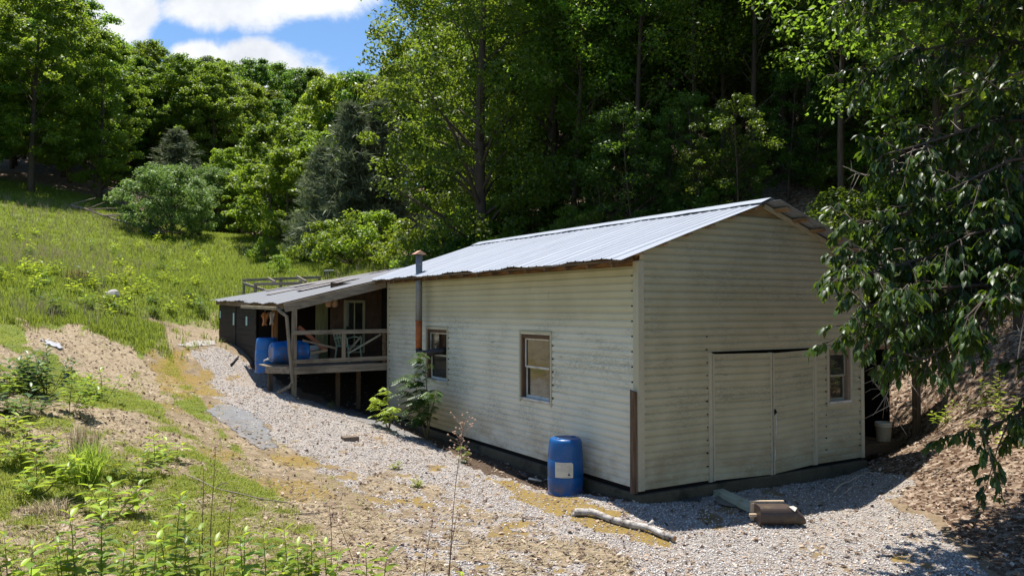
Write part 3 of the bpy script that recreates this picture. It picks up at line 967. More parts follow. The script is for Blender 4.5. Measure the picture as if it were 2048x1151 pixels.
def window(hole, put, name, jamb_m, sash_m, depth=0.1):
    """double hung window in a wall opening; put(a, inward, z)"""
    a, b, c, d = hole

    def bx(mb, lo, hi):
        p = [put(x, y, z) for x in (lo[0], hi[0]) for y in (lo[1], hi[1]) for z in (lo[2], hi[2])]
        q = np.array(p)
        mb.box(tuple(q.min(0)), tuple(q.max(0)))
    mb = MB()
    j = 0.055
    bx(mb, (a, -0.012, c), (a + j, depth, d))
    bx(mb, (b - j, -0.012, c), (b, depth, d))
    bx(mb, (a + j, -0.012, d - 0.075), (b - j, depth, d))
    f = mb.build(name, jamb_m, bld, bev=0.004)
    mb = MB()
    bx(mb, (a + 0.004, -0.05, c + 0.0), (b - 0.004, depth, c + 0.035))
    mb.build('sill', M_WHITEP, f, bev=0.004)
    zm = (c + d) / 2 + 0.0
    for (z0, z1, y, r) in ((zm - 0.01, d - 0.075, 0.030, 0.028), (c + 0.035, zm + 0.02, 0.058, 0.045)):
        mb = MB()
        x0, x1 = a + j, b - j
        w_ = 0.036
        bx(mb, (x0, y, z0), (x0 + w_, y + 0.026, z1))
        bx(mb, (x1 - w_, y, z0), (x1, y + 0.026, z1))
        bx(mb, (x0 + w_, y, z0), (x1 - w_, y + 0.026, z0 + r))
        bx(mb, (x0 + w_, y, z1 - r), (x1 - w_, y + 0.026, z1))
        mb.build('sash', sash_m, f, bev=0.003)
        mb = MB()
        bx(mb, (x0 + w_ - 0.002, y + 0.010, z0 + r - 0.002), (x1 - w_ + 0.002, y + 0.016, z1 - r + 0.002))
        mb.build('pane', M_GLASS, f)
    mb = MB()
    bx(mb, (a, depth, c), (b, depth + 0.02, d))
    mb.build('unlit_room_panel', M_DARK, f)  # near-black panel stands in for the unlit room behind the panes
    return f


window(WIN2, lambda a, o, z: (o, a, z), 'window', M_JAMB, M_WHITEP)
window(WIN1, lambda a, o, z: (o, a, z), 'window', M_JAMB, M_WHITEP)
window(GWIN, lambda a, o, z: (a, o, z), 'window', pm('pinkish_brown_jamb', (0.24, 0.165, 0.11), 0.7, 0.2), pm('dull_grey_sash', (0.27, 0.25, 0.19), 0.6, 0.2))


# double doors, hung a little ajar
def leaf_door(t0, t1, s0, s1, zb0, zb1, zt0, zt1, seed):
    """door leaf from hinge/edge t0,s0 to t1,s1 with its own foot and head heights"""
    mb = MB()

    def put(a, o, z):
        f = (a - t0) / (t1 - t0)
        g = (z - 0.26) / (2.245 - 0.26)
        zz = (zb0 + (zb1 - zb0) * f) * (1 - g) + (zt0 + (zt1 - zt0) * f) * g
        return (a, s0 + (s1 - s0) * f - o, zz)
    siding_panel(mb, t0, t1, 0.26, 2.245, [], None, put, seed=seed)
    d = mb.build('door', M_SID, bld)
    mb = MB()
    e = 0.03
    for (x0, x1) in ((t0 - 0.004, t0 + e), (t1 - e, t1 + 0.004)):
        P = [put(x0, 0.03, 0.25), put(x1, 0.03, 0.25), put(x1, 0.03, 2.25), put(x0, 0.03, 2.25), put(x0, -0.03, 0.25), put(x1, -0.03, 0.25), put(x1, -0.03, 2.25), put(x0, -0.03, 2.25)]
        MB().add(P, [(0, 1, 2, 3), (7, 6, 5, 4), (0, 4, 5, 1), (1, 5, 6, 2), (2, 6, 7, 3), (3, 7, 4, 0)]).build('edge_trim', M_TRIM, d)
    mb = MB()
    P = [put(t0, -0.004, 0.26), put(t1, -0.004, 0.26), put(t1, -0.004, 2.24), put(t0, -0.004, 2.24)]
    mb.add(P, [(0, 1, 2, 3)])
    mb.build('backing', M_OLDWOOD, d)
    return d


leaf_door(1.458, 2.735, -0.012, -0.05, 0.268, 0.236, 2.226, 2.214, 21)
d2 = leaf_door(2.762, 3.812, -0.055, -0.012, 0.238, 0.285, 2.205, 2.236, 22)
mb = MB()
mb.box((2.775, -0.105, 1.20), (2.80, -0.085, 1.29))
mb.box((2.762, -0.112, 1.235), (2.812, -0.10, 1.26))
mb.build('latch', M_DARK, d2)
mb = MB()
mb.tube([(2.785, -0.11, 1.22), (2.79, -0.12, 1.0), (2.775, -0.105, 0.75), (2.765, -0.1, 0.45)], 0.006, 5)
mb.build('pull_cord', M_WHITEP, d2)
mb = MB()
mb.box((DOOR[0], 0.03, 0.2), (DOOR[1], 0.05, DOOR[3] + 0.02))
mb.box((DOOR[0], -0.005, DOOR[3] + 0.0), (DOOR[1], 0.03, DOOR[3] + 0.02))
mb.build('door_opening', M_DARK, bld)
boards('door_casing', M_TRIM, bld, [((DOOR[0] - 0.07, -0.040, 0.25), (DOOR[0] + 0.004, -0.003, 2.25)), ((DOOR[1] + 0.0, -0.040, 0.27), (DOOR[1] + 0.07, -0.003, 2.27))], 0.003)


def ribbed(mb, s0, s1, low, high, rib=0.228, n_slope=10, jag=0.02, seed=1, wav=0.006):
    """ribbed sheet from the eave line low(s) to the ridge line high(s), each returning (t, z)"""
    r = random.Random(seed)
    prof = []
    s = s0
    k = 0
    while s < s1:
        for ds, dz in ((0.0, 0.0), (rib * 0.36, 0.0), (rib * 0.40, 0.005), (rib * 0.44, 0.0), (rib * 0.80, 0.0), (rib * 0.87, 0.015), (rib * 0.93, 0.015)):
            if s + ds <= s1:
                prof.append((s + ds, dz))
        s += rib
        k += 1
    prof.append((s1, 0.0))
    pan = {}
    rows = []
    for j in range(n_slope + 1):
        f = j / n_slope
        row = []
        for (s, dz) in prof:
            p = int((s - s0) / (rib * 4))
            if p not in pan:
                pan[p] = (r.uniform(-jag, jag), r.uniform(0, 0.004))
            t0, z0 = low(s)
            t1, z1 = high(s)
            ff = f if f > 0 else pan[p][0] / max(0.5, abs(t1 - t0))
            zz = z0 + (z1 - z0) * ff + dz + pan[p][1] + wav * math.sin(s * 2.3 + f * 5) * math.sin(f * 3.1 + s)
            row.append((t0 + (t1 - t0) * ff, s, zz))
        rows.append(row)
    n = len(prof)
    vs = [v for row in rows for v in row]
    fs = [(j * n + i, j * n + i + 1, (j + 1) * n + i + 1, (j + 1) * n + i) for j in range(n_slope) for i in range(n - 1)]
    mb.add(vs, fs)


mb = MB()
ribbed(mb, -0.17, L_ + 0.06, lambda s: (-0.46 - 0.012 * math.sin(s * 3.1), roofz(-0.46) + 0.016 * math.sin(s * 2.7) + 0.01 * math.sin(s * 7.1)), lambda s: (RT, RZ), seed=3)
ribbed(mb, -0.17 - 0.2, L_ + 0.06, lambda s: (W_ + 0.28 + 0.04 * math.sin(s * 4), roofz(W_ + 0.28)), lambda s: (RT + 0.01, RZ + 0.002), seed=4)
rf = mb.build('roof', M_ROOF, bld, solid=0.003)
mb = MB()
for sg in (-1, 1):
    vs = []
    nn = 24
    for i in range(nn + 1):
        s = -0.19 + (L_ + 0.26) * i / nn
        vs += [(RT, s, RZ + 0.052), (RT + sg * 0.24, s, RZ + 0.034 - 0.24 * RSL + 0.006 * math.sin(i * 2.1))]
    mb.add(vs, [(2 * i, 2 * i + 1, 2 * i + 3, 2 * i + 2) for i in range(nn)])
mb.build('ridge_cap', M_ROOF, rf, solid=0.003)
# the flue pipe standing off the long wall
pz = wor(-0.25, 7.345, 0)
flue = thing('stove_pipe', 'tall galvanised stove pipe with rusty lower half and black elbow beside the long wall', 'pipe', wor(-0.25, 7.345, 1.9), PSI)
M_PIPE = galv_material('grey_flue_metal', (0.22, 0.225, 0.23), 0.0, 0.5, 0.4)
M_RUST = pm('orange_rust', (0.34, 0.10, 0.03), 0.85, 0.35, 9, 60, dirt=(0.14, 0.05, 0.025))
M_BLACKP = pm('black_stove_pipe', (0.022, 0.018, 0.02), 0.5, 0.3, 8, 40)
mb = MB()
mb.tube([(0, 0, 0.76), (0, 0, 1.5), (0, 0, 2.26)], 0.075, 20)
mb.tube([(0, 0, 1.44), (0, 0, 1.47)], 0.079, 20)
mb.tube([(0, 0, 2.02), (0, 0, 2.05)], 0.078, 20)
mb.build('upper_pipe', M_PIPE, flue, True)
mb = MB()
mb.tube([(0, 0, 0.14), (0, 0, 0.4), (0, 0, 0.76)], [0.074, 0.074, 0.077], 20)
mb.tube([(0, 0, 0.73), (0, 0, 0.765)], 0.08, 20)
mb.build('rusty_pipe', M_RUST, flue, True)
mb = MB()
arc = [(0, -0.11 + 0.11 * math.cos(q), 0.14 - 0.11 * math.sin(q)) for q in np.linspace(0, PI / 2, 6)]
mb.tube(arc + [(0.03, -0.3, 0.035), (0.14, -0.55, 0.09), (0.28, -0.78, 0.12)], 0.076, 18)
mb.build('elbow', M_BLACKP, flue, True)
mb = MB()
mb.add([(-0.14, -0.1, 2.26), (0.14, -0.1, 2.26), (0.14, 0.1, 2.26), (-0.14, 0.1, 2.26), (0, -0.1, 2.345), (0, 0.1, 2.345)], [(0, 1, 4), (3, 5, 2), (0, 4, 5, 3), (4, 1, 2, 5)])
mb.build('rain_cap', pm('pale_rust', (0.48, 0.27, 0.17), 0.7, 0.3, 12), flue, solid=0.004)

# weathered stub post against the corner
p0 = wor(-0.075, 0.03, 0.24)
post = thing('timber_post', 'short dark weathered timber post stub standing against the near building corner', 'post', p0, PSI)
mb = MB()
vs = []
for z, w_ in ((0.0, 0.085), (0.8, 0.082), (1.48, 0.08)):
    vs += [(-w_ / 2 + rnd.uniform(-.004, .004), -w_ / 2, z), (w_ / 2, -w_ / 2, z), (w_ / 2, w_ / 2, z), (-w_ / 2, w_ / 2, z + (0.04 if z > 1 else 0))]
mb.add(vs, [(0, 1, 5, 4), (1, 2, 6, 5), (2, 3, 7, 6), (3, 0, 4, 7), (4, 5, 9, 8), (5, 6, 10, 9), (6, 7, 11, 10), (7, 4, 8, 11), (8, 9, 10, 11), (3, 2, 1, 0)])
mb.build('stub', wood('dark_post_wood', (0.15, 0.095, 0.06), (0.035, 0.024, 0.018), 1, 2), post, bev=0.006)


# ================================================================ barrels
def barrel_material(name, col):
    m, nt = newmat(name)
    v = obj_co(nt)
    c = ramp(nt, noise(nt, 3, 5, 0.6, v), [(0.3, [q * 0.8 for q in col]), (0.7, col)])
    z = N(nt, 'SeparateXYZ', Vector=v).outputs[2]
    mud = mth(nt, 'MULTIPLY', smooth(nt, z, 0.26, 0.04), smooth(nt, noise(nt, 7, 5, 0.7, v), 0.42, 0.62))
    c = mixc(nt, mth(nt, 'MULTIPLY', mud, 0.7), c, (0.16, 0.10, 0.06, 1))
    c = mixc(nt, smooth(nt, noise(nt, 40, 4, 0.7, v), 0.58, 0.72, 0, 0.4), c, (0.2, 0.24, 0.28, 1))
    finish(nt, bsdf(nt, c, 0.36, 0, bump(nt, noise(nt, 6, 4, 0.6, v), 0.004), 0.45))
    return m


M_BLUE = barrel_material('blue_barrel_plastic', (0.003, 0.085, 0.28))
M_BLUE2 = barrel_material('bright_blue_barrel_plastic', (0.003, 0.13, 0.42))
BARREL = [(0.0, 0.012), (0.262, 0.012), (0.278, 0.0), (0.290, 0.008), (0.291, 0.035), (0.283, 0.05), (0.276, 0.07), (0.282, 0.16), (0.287, 0.27), (0.281, 0.285), (0.281, 0.30), (0.287, 0.315), (0.286, 0.45),
          (0.281, 0.56), (0.275, 0.572), (0.275, 0.585), (0.278, 0.60), (0.268, 0.74), (0.258, 0.83), (0.245, 0.868), (0.222, 0.887), (0.19, 0.882), (0.0, 0.880)]


def barrel(name, label, p, rz, mat, group, M=None):
    b = thing(name, label, 'barrel', p, rz, group)
    MB().lathe(BARREL, 40, M).build('body', mat, b, True)
    for a in (0.4, 0.4 + PI):
        mb = MB()
        Q = Matrix.Translation((0.17 * math.cos(a), 0.17 * math.sin(a), 0.879))
        mb.lathe([(0.045, 0), (0.045, 0.014), (0.03, 0.014), (0.03, 0.008), (0.0, 0.008)], 12, (M @ Q) if M else Q)
        mb.build('bung_cap', mat, b, True)
    return b


pb = at(1131, 985, 12.55)
b1 = barrel('plastic_barrel', 'blue plastic barrel with white paper label by the cream long wall', (pb[0], pb[1], h1(pb[0], pb[1]) - 0.02), 0.3, M_BLUE, 'blue plastic barrels')
# paper label facing the camera
mb = MB()
fa = math.atan2(-pb[1], -pb[0]) - 0.3 - 0.08
na = 12
rows = [(0.285, 0.2905), (0.45, 0.2905), (0.53, 0.2890)]


def lab(a, z, dr=0.0):
    r_ = 0.2905 if z < 0.5 else 0.2895
    return (r_ * math.cos(a) + dr * math.cos(a), r_ * math.sin(a) + dr * math.sin(a), z)


aw = 0.50
vs = []
for i in range(na + 1):
    a = fa - aw + 2 * aw * i / na
    vs += [lab(a, 0.31), lab(a, 0.42), lab(a, 0.545 if i < na else 0.52)]
fs = []
for i in range(na):
    fs += [(3 * i, 3 * i + 3, 3 * i + 4, 3 * i + 1), (3 * i + 1, 3 * i + 4, 3 * i + 5, 3 * i + 2)]
mb.add(vs, fs)
lb = mb.build('paper_label', pm('aged_paper', (0.60, 0.57, 0.47), 0.7, 0.12, 6, 60), b1, True)
M_INK = pm('faded_grey_ink', (0.36, 0.34, 0.30), 0.8, 0.1)
mb = MB()
r2 = random.Random(3)
for k in range(11):
    z = 0.525 - k * 0.012
    a = fa - aw * 0.85
    while a < fa + aw * 0.8:
        l = r2.uniform(0.03, 0.12)
        if r2.random() < 0.8:
            mb.add([lab(a, z, .001), lab(a + l, z, .001), lab(a + l, z + 0.004, .001), lab(a, z + 0.004, .001)], [(0, 1, 2, 3)])
        a += l + 0.025
two = mb.build('small_text', M_INK, lb)
mb = MB()
for k in range(6):
    a = fa - 0.08 + k * 0.075
    mb.add([lab(a, 0.322, .001), lab(a + .06, 0.322, .001), lab(a + .06, 0.328, .001), lab(a, 0.328, .001)], [(0, 1, 2, 3)])
mb.build('small_text', M_INK, lb)
mb = MB()
mb.add([lab(fa + 0.19, 0.348, .0015), lab(fa + 0.33, 0.345, .0015), lab(fa + 0.345, 0.36, .0015), lab(fa + 0.285, 0.372, .0015), lab(fa + 0.27, 0.402, .0015), lab(fa + 0.235, 0.37, .0015)], [(0, 1, 2, 3, 4, 5)])
mb.build('sail_emblem', pm('navy_ink', (0.02, 0.025, 0.07), 0.7, 0.1), lb)

# ================================================================ lean-to shed behind it
M_GREYW = wood('grey_weathered_timber', (0.27, 0.215, 0.155), (0.11, 0.085, 0.06), 1, 0)
M_GREYV = wood('grey_upright_timber', (0.25, 0.20, 0.14), (0.10, 0.075, 0.05), 1, 2)
M_BLACKW = wood('tarred_dark_boards', (0.026, 0.021, 0.017), (0.009, 0.008, 0.007), 1, 1)
M_REDW = wood('orange_lit_timber', (0.30, 0.14, 0.05), (0.14, 0.06, 0.025), 1, 2)  # orange light on the inner post put into its wood colour
OFF = (-1.2, 14.0, 0.9)
sh = thing('lean_to_shed', 'low dark board shed with rusty sheet roof and open railed porch behind the cream building', 'shed', wor(*OFF), PSI)


def lz(t, s):
    f = (s - 9.7) / 8.8
    return (3.072 + 0.245 * (t + 2.64)) * (1 - f) + (3.205 + 0.185 * (t + 2.75)) * f


mb = MB(OFF)
ribbed(mb, 9.86, 18.7, lambda s: (-2.72 + 0.02 * math.sin(s * 5), lz(-2.72, s) + 0.012 * math.sin(s * 4.3)), lambda s: (3.3, lz(3.3, s)), rib=0.30, jag=0.07, seed=8, wav=0.014)
lr = mb.build('roof', galv_material('old_roof_sheet', (0.18, 0.187, 0.205), 0.14, 0.72, 0.1), sh, solid=0.003)
mb = MB(OFF)
r3 = random.Random(5)
for (t0, t1, s) in ((-1.4, 0.3, 12.6), (-1.9, 0.4, 14.1), (-0.6, 1.6, 16.4), (-1.2, 0.9, 17.4), (-0.2, 2.2, 15.2)):
    w_ = r3.uniform(0.5, 0.8)
    P = [(t0, s, lz(t0, s) + 0.042), (t1, s + 0.03, lz(t1, s + 0.03) + 0.042), (t1, s + w_, lz(t1, s + w_) + 0.05), (t0, s + w_, lz(t0, s + w_) + 0.045)]
    mb.add(P, [(0, 1, 2, 3)])
mb.build('patch_sheet', galv_material('pale_patch_sheet', (0.21, 0.19, 0.18), 0.14, 0.55, 0.2), lr, solid=0.004)
# rake board and eave beam with rafters
mb = MB(OFF)
mb.beam((-2.62, 9.84, lz(-2.62, 9.8) - 0.13), (-0.06, 9.84, lz(-0.06, 9.8) - 0.13), 0.04, 0.21, (-0.24, 0, 1))
mb.build('rake_board', M_GREYW, sh, bev=0.005)
mb = MB(OFF)
mb.beam((-2.60, 9.95, lz(-2.6, 9.9) - 0.1), (-2.60, 18.5, lz(-2.6, 18.5) - 0.1), 0.045, 0.14)
for k in range(13):
    s = 10.4 + k * 0.66
    mb.beam((-2.58, s, lz(-2.58, s) - 0.06), (0.2, s, lz(0.2, s) - 0.06), 0.045, 0.09)
mb.build('eave_beam', wood('brown_fascia', (0.20, 0.135, 0.08), (0.07, 0.05, 0.03), 1, 1), sh)
# gutter and downspout
mb = MB(OFF)
gp = [(-2.78, 10.0, 2.94), (-2.80, 13.6, 2.985)]
mb.beam(gp[0], gp[1], 0.09, 0.075)
gt = mb.build('gutter', wood('pale_wooden_gutter', (0.36, 0.29, 0.19), (0.2, 0.155, 0.1), 1, 1), sh, bev=0.006)
mb = MB(OFF)
q1, q2, q3 = on_s(573, 615, 9.75), on_s(585, 765, 9.75), on_s(555, 784, 9.75)
mb.tube([(-2.72, 9.98, 2.92), (-2.70, 9.85, 2.86), (q1[0] + 0.02, 9.8, 2.75), (-2.5, 9.76, 1.9), (q2[0], 9.74, q2[2] + 0.02), (q2[0] - 0.08, 9.74, q2[2] - 0.09), (q3[0], 9.70, q3[2])], 0.042, 8)
mb.build('downspout', M_GREYV, sh, True)
# board wall along the low side
TW = -2.48
mb = MB(OFF)
r4 = random.Random(9)
for (s0, s1, off) in ((13.25, 15.85, 0.0), (15.95, 18.55, 0.006)):
    z = 0.95
    while z < 3.0:
        hgt = r4.uniform(0.13, 0.19)
        mb.box((TW - 0.025 - r4.uniform(0, 0.008), s0 + r4.uniform(-.02, .02), z + r4.uniform(0.0, 0.008)), (TW, s1, min(z + hgt, 3.04)))
        z += hgt
mb.box((TW - 0.05, 15.83, 1.2), (TW + 0.02, 15.97, 3.03))
M_GAP = pm('pale_slot_light', (0.36, 0.55, 0.50), 0.5, 0.1)  # light showing through the wall slots, painted as pale boxes
bw = mb.build('board_wall', M_BLACKW, sh)
for (s, z0, z1) in ((18.3, 2.62, 2.86), (16.15, 2.43, 2.80), (14.35, 2.45, 2.71)):
    MB(OFF).box((TW - 0.045, s - 0.09, z0), (TW - 0.034, s + 0.09, z1)).build('light_gap', M_GAP, bw)
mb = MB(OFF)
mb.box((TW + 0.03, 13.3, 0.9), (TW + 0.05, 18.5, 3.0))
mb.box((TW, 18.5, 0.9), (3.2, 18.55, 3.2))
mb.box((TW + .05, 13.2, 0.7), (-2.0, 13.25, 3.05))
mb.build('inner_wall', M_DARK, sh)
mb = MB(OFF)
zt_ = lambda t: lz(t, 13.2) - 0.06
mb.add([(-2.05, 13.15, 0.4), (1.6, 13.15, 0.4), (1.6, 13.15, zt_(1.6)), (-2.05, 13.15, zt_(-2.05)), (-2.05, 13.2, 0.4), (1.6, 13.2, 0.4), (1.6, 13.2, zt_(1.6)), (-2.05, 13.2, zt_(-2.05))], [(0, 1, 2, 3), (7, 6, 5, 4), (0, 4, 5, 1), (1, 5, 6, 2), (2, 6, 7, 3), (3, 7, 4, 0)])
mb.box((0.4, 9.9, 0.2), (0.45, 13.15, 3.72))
mb.build('porch_back_wall', pm('shade_dark_boards', (0.022, 0.017, 0.013), 0.9, 0.4, spec=0.1), sh)  # near-black colour carries the shade inside the porch
# brown shingled end wall with a white framed window, facing the porch
mb = MB(OFF)
r5 = random.Random(4)
z = 1.5
while z < 3.55:
    t = -1.0
    while t < 0.38:
        w_ = r5.uniform(0.10, 0.19)
        mb.box((t, 11.28 - r5.uniform(0, 0.012), z + r5.uniform(0, 0.01)), (min(t + w_ - 0.008, 0.39), 11.3, z + 0.125))
        t += w_
    z += 0.13
mb.box((-1.02, 11.3, 1.4), (0.40, 11.34, 3.62))
sw = mb.build('shingle_wall', pm('brown_shingle', (0.085, 0.05, 0.032), 0.9, 0.45, 6, 30), sh)
mb = MB(OFF)
wa, wb = -0.62, -0.16
for lo, hi in (((wa - 0.06, 11.22, 1.75), (wa, 11.27, 3.16)), ((wb, 11.22, 1.75), (wb + 0.06, 11.27, 3.16)), ((wa, 11.22, 3.09), (wb, 11.27, 3.16)), ((wa, 11.22, 1.75), (wb, 11.27, 1.80)), (((wa + wb) / 2 - 0.015, 11.23, 1.8), ((wa + wb) / 2 + 0.015, 11.26, 3.09))):
    mb.box(lo, hi)
wf = mb.build('window', pm('shade_dulled_white', (0.26, 0.245, 0.15), 0.7, 0.25), sh, bev=0.004)  # white frame coloured duller for the dim porch
mb = MB(OFF)
mb.box((wa, 11.25, 1.8), (wb, 11.262, 3.09))
mb.build('pane', M_GLASS, wf)
mb = MB(OFF)
mb.box((-1.32, 11.6, 1.5), (-1.2, 11.66, 3.3))
mb.box((-1.12, 11.6, 1.5), (-1.0, 11.66, 3.3))
mb.box((-1.2, 11.62, 1.5), (-1.12, 11.65, 3.3))
mb.build('door_frame', wood('olive_painted_frame', (0.20, 0.20, 0.09), (0.10, 0.10, 0.05), 1, 2), sh)
# porch posts, rails and deck
for (t, s, z0, z1, w_) in ((-2.37, 9.87, 0.5, 3.0, 0.11),):
    mb = MB(OFF)
    mb.box((t - w_ / 2, s - 0.045, z0), (t + w_ / 2, s + 0.045, z1))
    mb.build('post', M_GREYV, sh, bev=0.006)
mb = MB(OFF)
mb.box((-2.22, 12.55, 1.2), (-2.08, 12.67, 3.0))
mb.build('post', M_REDW, sh, bev=0.006)
for t in (-1.0, -0.45):
    mb = MB(OFF)
    mb.box((t - 0.05, 10.7, -0.1), (t + 0.05, 10.8, 1.42))
    mb.build('post', M_OLDWOOD, sh, bev=0.006)
mb = MB(OFF)
mb.beam((-2.45, 9.805, 2.36), (-0.04, 9.805, 2.37), 0.045, 0.10)
mb.build('handrail', M_GREYW, sh, bev=0.005)
mb = MB(OFF)
mb.beam((-2.42, 9.81, 1.665), (-0.04, 9.81, 1.69), 0.045, 0.10)
mb.build('bottom_rail', M_GREYW, sh, bev=0.005)
mb = MB(OFF)
mb.beam((-2.42, 9.80, 1.46), (-0.04, 9.80, 1.475), 0.05, 0.18)
mb.beam((-2.94, 10.25, 1.475), (-2.43, 9.83, 1.47), 0.05, 0.17)
mb.build('rim_joist', M_GREYW, sh, bev=0.005)
mb = MB(OFF)
for k in range(9):
    s = 9.85 + k * 0.15
    mb.box((-2.4, s, 1.52), (-0.05, s + 0.142, 1.55))
for k in range(13):
    s = 11.2 + k * 0.15
    mb.box((-2.1, s, 1.52), (0.4, s + 0.142, 1.55))
mb.box((-2.95, 10.27, 1.54), (-2.4, 10.95, 1.565))
mb.build('porch_deck', M_GREYW, sh)
mb = MB(OFF)
mb.box((-2.86, 10.3, 0.7), (-2.76, 10.4, 1.5))
mb.build('post', wood('dark_footing_post', (0.08, 0.06, 0.045), (0.03, 0.022, 0.018), 1, 2), sh)
mb = MB(OFF)
mb.box((-1.21, 9.80, 1.71), (-1.11, 9.84, 2.33))
mb.build('baluster', M_GREYV, sh, bev=0.005)
mb = MB(OFF)
mb.box((-0.13, 9.83, 1.5), (-0.05, 9.9, 2.4))
mb.build('baluster', M_OLDWOOD, sh, bev=0.005)

# barrels of the porch
q = on_s(533, 748, 11.6)
barrel('plastic_barrel', 'upright blue barrel on the ground under the shed eave, bucket on its lid', wor(q[0], 11.6, q[2] + 0.05), 0.0, M_BLUE2, 'blue plastic barrels')
zb2 = 1.575 + 0.283
Mh = Matrix.Rotation(-PI / 2, 4, 'Y')
barrel('plastic_barrel', 'blue barrel lying on its side on the porch deck with its round end poking out', wor(-1.86, 10.62, zb2), PSI + 0.06, M_BLUE2, 'blue plastic barrels', Matrix.Rotation(0.5, 4, 'X') @ Mh @ Matrix.Translation((0, 0, 0)))
# white tap on the lying barrel
tp = thing('white_hose_tap', 'small white plastic tap sticking out of the lying barrel', 'tap', wor(-2.765, 10.45, 1.70), PSI)
mb = MB()
mb.tube([(0.02, 0, 0), (-0.1, 0, 0), (-0.16, 0, -0.01), (-0.18, 0, -0.05)], 0.016, 8)
mb.build('spout', M_WHITEP, tp, True)
mb = MB()
mb.tube([(-0.08, -0.06, 0.03), (-0.08, 0.06, 0.03)], 0.009, 6)
mb.tube([(-0.08, 0, 0), (-0.08, 0, 0.035)], 0.008, 6)
mb.build('handle', M_WHITEP, tp, True)


def bucket(name, label, p, mat, cat='bucket', r0=0.125, r1=0.148, h=0.36, group=None, fill=None, tilt=None):
    b = thing(name, label, cat, p, 0.0, group)
    MB().lathe([(0.0, 0.004), (r0 - 0.01, 0.0), (r0, 0.01), (r0 + (r1 - r0) * 0.78, h * 0.78), (r1 + 0.006, h * 0.785), (r1 + 0.007, h * 0.8), (r1 - 0.002, h * 0.81), (r1 + 0.001, h * 0.9),
                (r1 + 0.006, h * 0.905), (r1 + 0.006, h * 0.93), (r1 + 0.001, h * 0.94), (r1 + 0.003, h), (r1 - 0.006, h), (r0 - 0.006, 0.02), (0, 0.02)], 28).build('body', mat, b, True)
    mb = MB()
    mb.tube([(r1 * math.cos(a), r1 * math.sin(a) * 0.75 - 0.03, h * 0.82 - 0.12 * math.sin(a)) for a in np.linspace(0, PI, 12)], 0.004, 5)
    mb.build('handle', pm('wire_handle', (0.2, 0.2, 0.2), 0.5), b, True)
    if fill:
        MB().lathe([(0, h * 0.9), (r1 - 0.01, h * 0.88)], 20).build('contents', fill, b)
    return b


M_IVORY = pm('ivory_plastic', (0.60, 0.53, 0.38), 0.5, 0.12, 4, 50, dirt=(0.38, 0.32, 0.2))
# straw hat-like cover on the upright barrel
q = on_s(535, 690, 11.6)
ht = thing('straw_bucket', 'tan bucket upside down on the upright blue barrel', 'bucket', wor(q[0], 11.6, q[2] - 0.09), PSI)
MB().lathe([(0.20, 0.0), (0.17, 0.02), (0.155, 0.04), (0.145, 0.12), (0.125, 0.22), (0.10, 0.25), (0.0, 0.255)], 20).build('shell', pm('tan_straw', (0.36, 0.27, 0.16), 0.9, 0.3, 8, 50), ht, True)
bucket('white_bucket', 'white plastic bucket on the porch deck behind the handrail', wor(-1.5, 11.3, 1.55), pm('white_plastic', (0.6, 0.6, 0.56), 0.5, 0.1), r0=0.16, r1=0.19, h=0.42)
# hanging things under the shed eave
for (px, py, sx, name, lab_, cat, mat_) in ((530, 636, 0.085, 'orange_rag', 'folded orange cloth hanging under the shed eave', 'cloth', pm('orange_cloth', (0.42, 0.17, 0.06), 0.9, 0.3)),
                                           (544, 634, 0.07, 'pale_rag', 'pale ragged cloth hanging beside the orange one under the eave', 'cloth', pm('pale_cloth', (0.55, 0.46, 0.38), 0.9, 0.25)),
                                           (663, 604, 0.10, 'hanging_gourd', 'pair of tan dried gourds hanging from the porch roof', 'gourds', pm('dried_gourd', (0.36, 0.21, 0.12), 0.7, 0.25))):
    s_ = 12.0 if px < 600 else 10.6
    q = on_s(px, py, s_)
    o_ = thing(name, lab_, cat, wor(q[0], s_, q[2]), PSI)
    if cat == 'gourds':
        for k, dx in enumerate((-0.075, 0.085)):
            MB().lathe([(0.0, -0.13), (0.06, -0.115), (0.085, -0.05), (0.075, 0.02), (0.04, 0.08), (0.02, 0.12), (0, 0.125)], 14, Matrix.Translation((dx, 0, 0.0))).build('gourd', mat_, o_, True)
        MB().tube([(-0.075, 0, 0.11), (0.0, 0, 0.3), (0.085, 0, 0.11)], 0.005, 5).build('string', M_GREYW, o_)
    else:
        mb = MB()
        pts = []
        for j in range(9):
            for i in range(7):
                u_, v_ = i / 6 - 0.5, j / 8
                pts.append((u_ * sx * 2 * (1 - 0.4 * v_ + 0.3 * math.sin(v_ * 7)), 0.03 * math.sin(u_ * 14 + v_ * 3), 0.14 - v_ * 0.32 - 0.06 * abs(u_) * math.sin(v_ * 5 + u_ * 9)))
        mb.add(pts, [(j * 7 + i, j * 7 + i + 1, (j + 1) * 7 + i + 1, (j + 1) * 7 + i) for j in range(8) for i in range(6)])
        mb.build('cloth', mat_, o_, True, solid=0.012)
        MB().tube([(0, 0, 0.13), (0, 0, 0.36)], 0.006, 5).build('string', M_GREYW, o_)
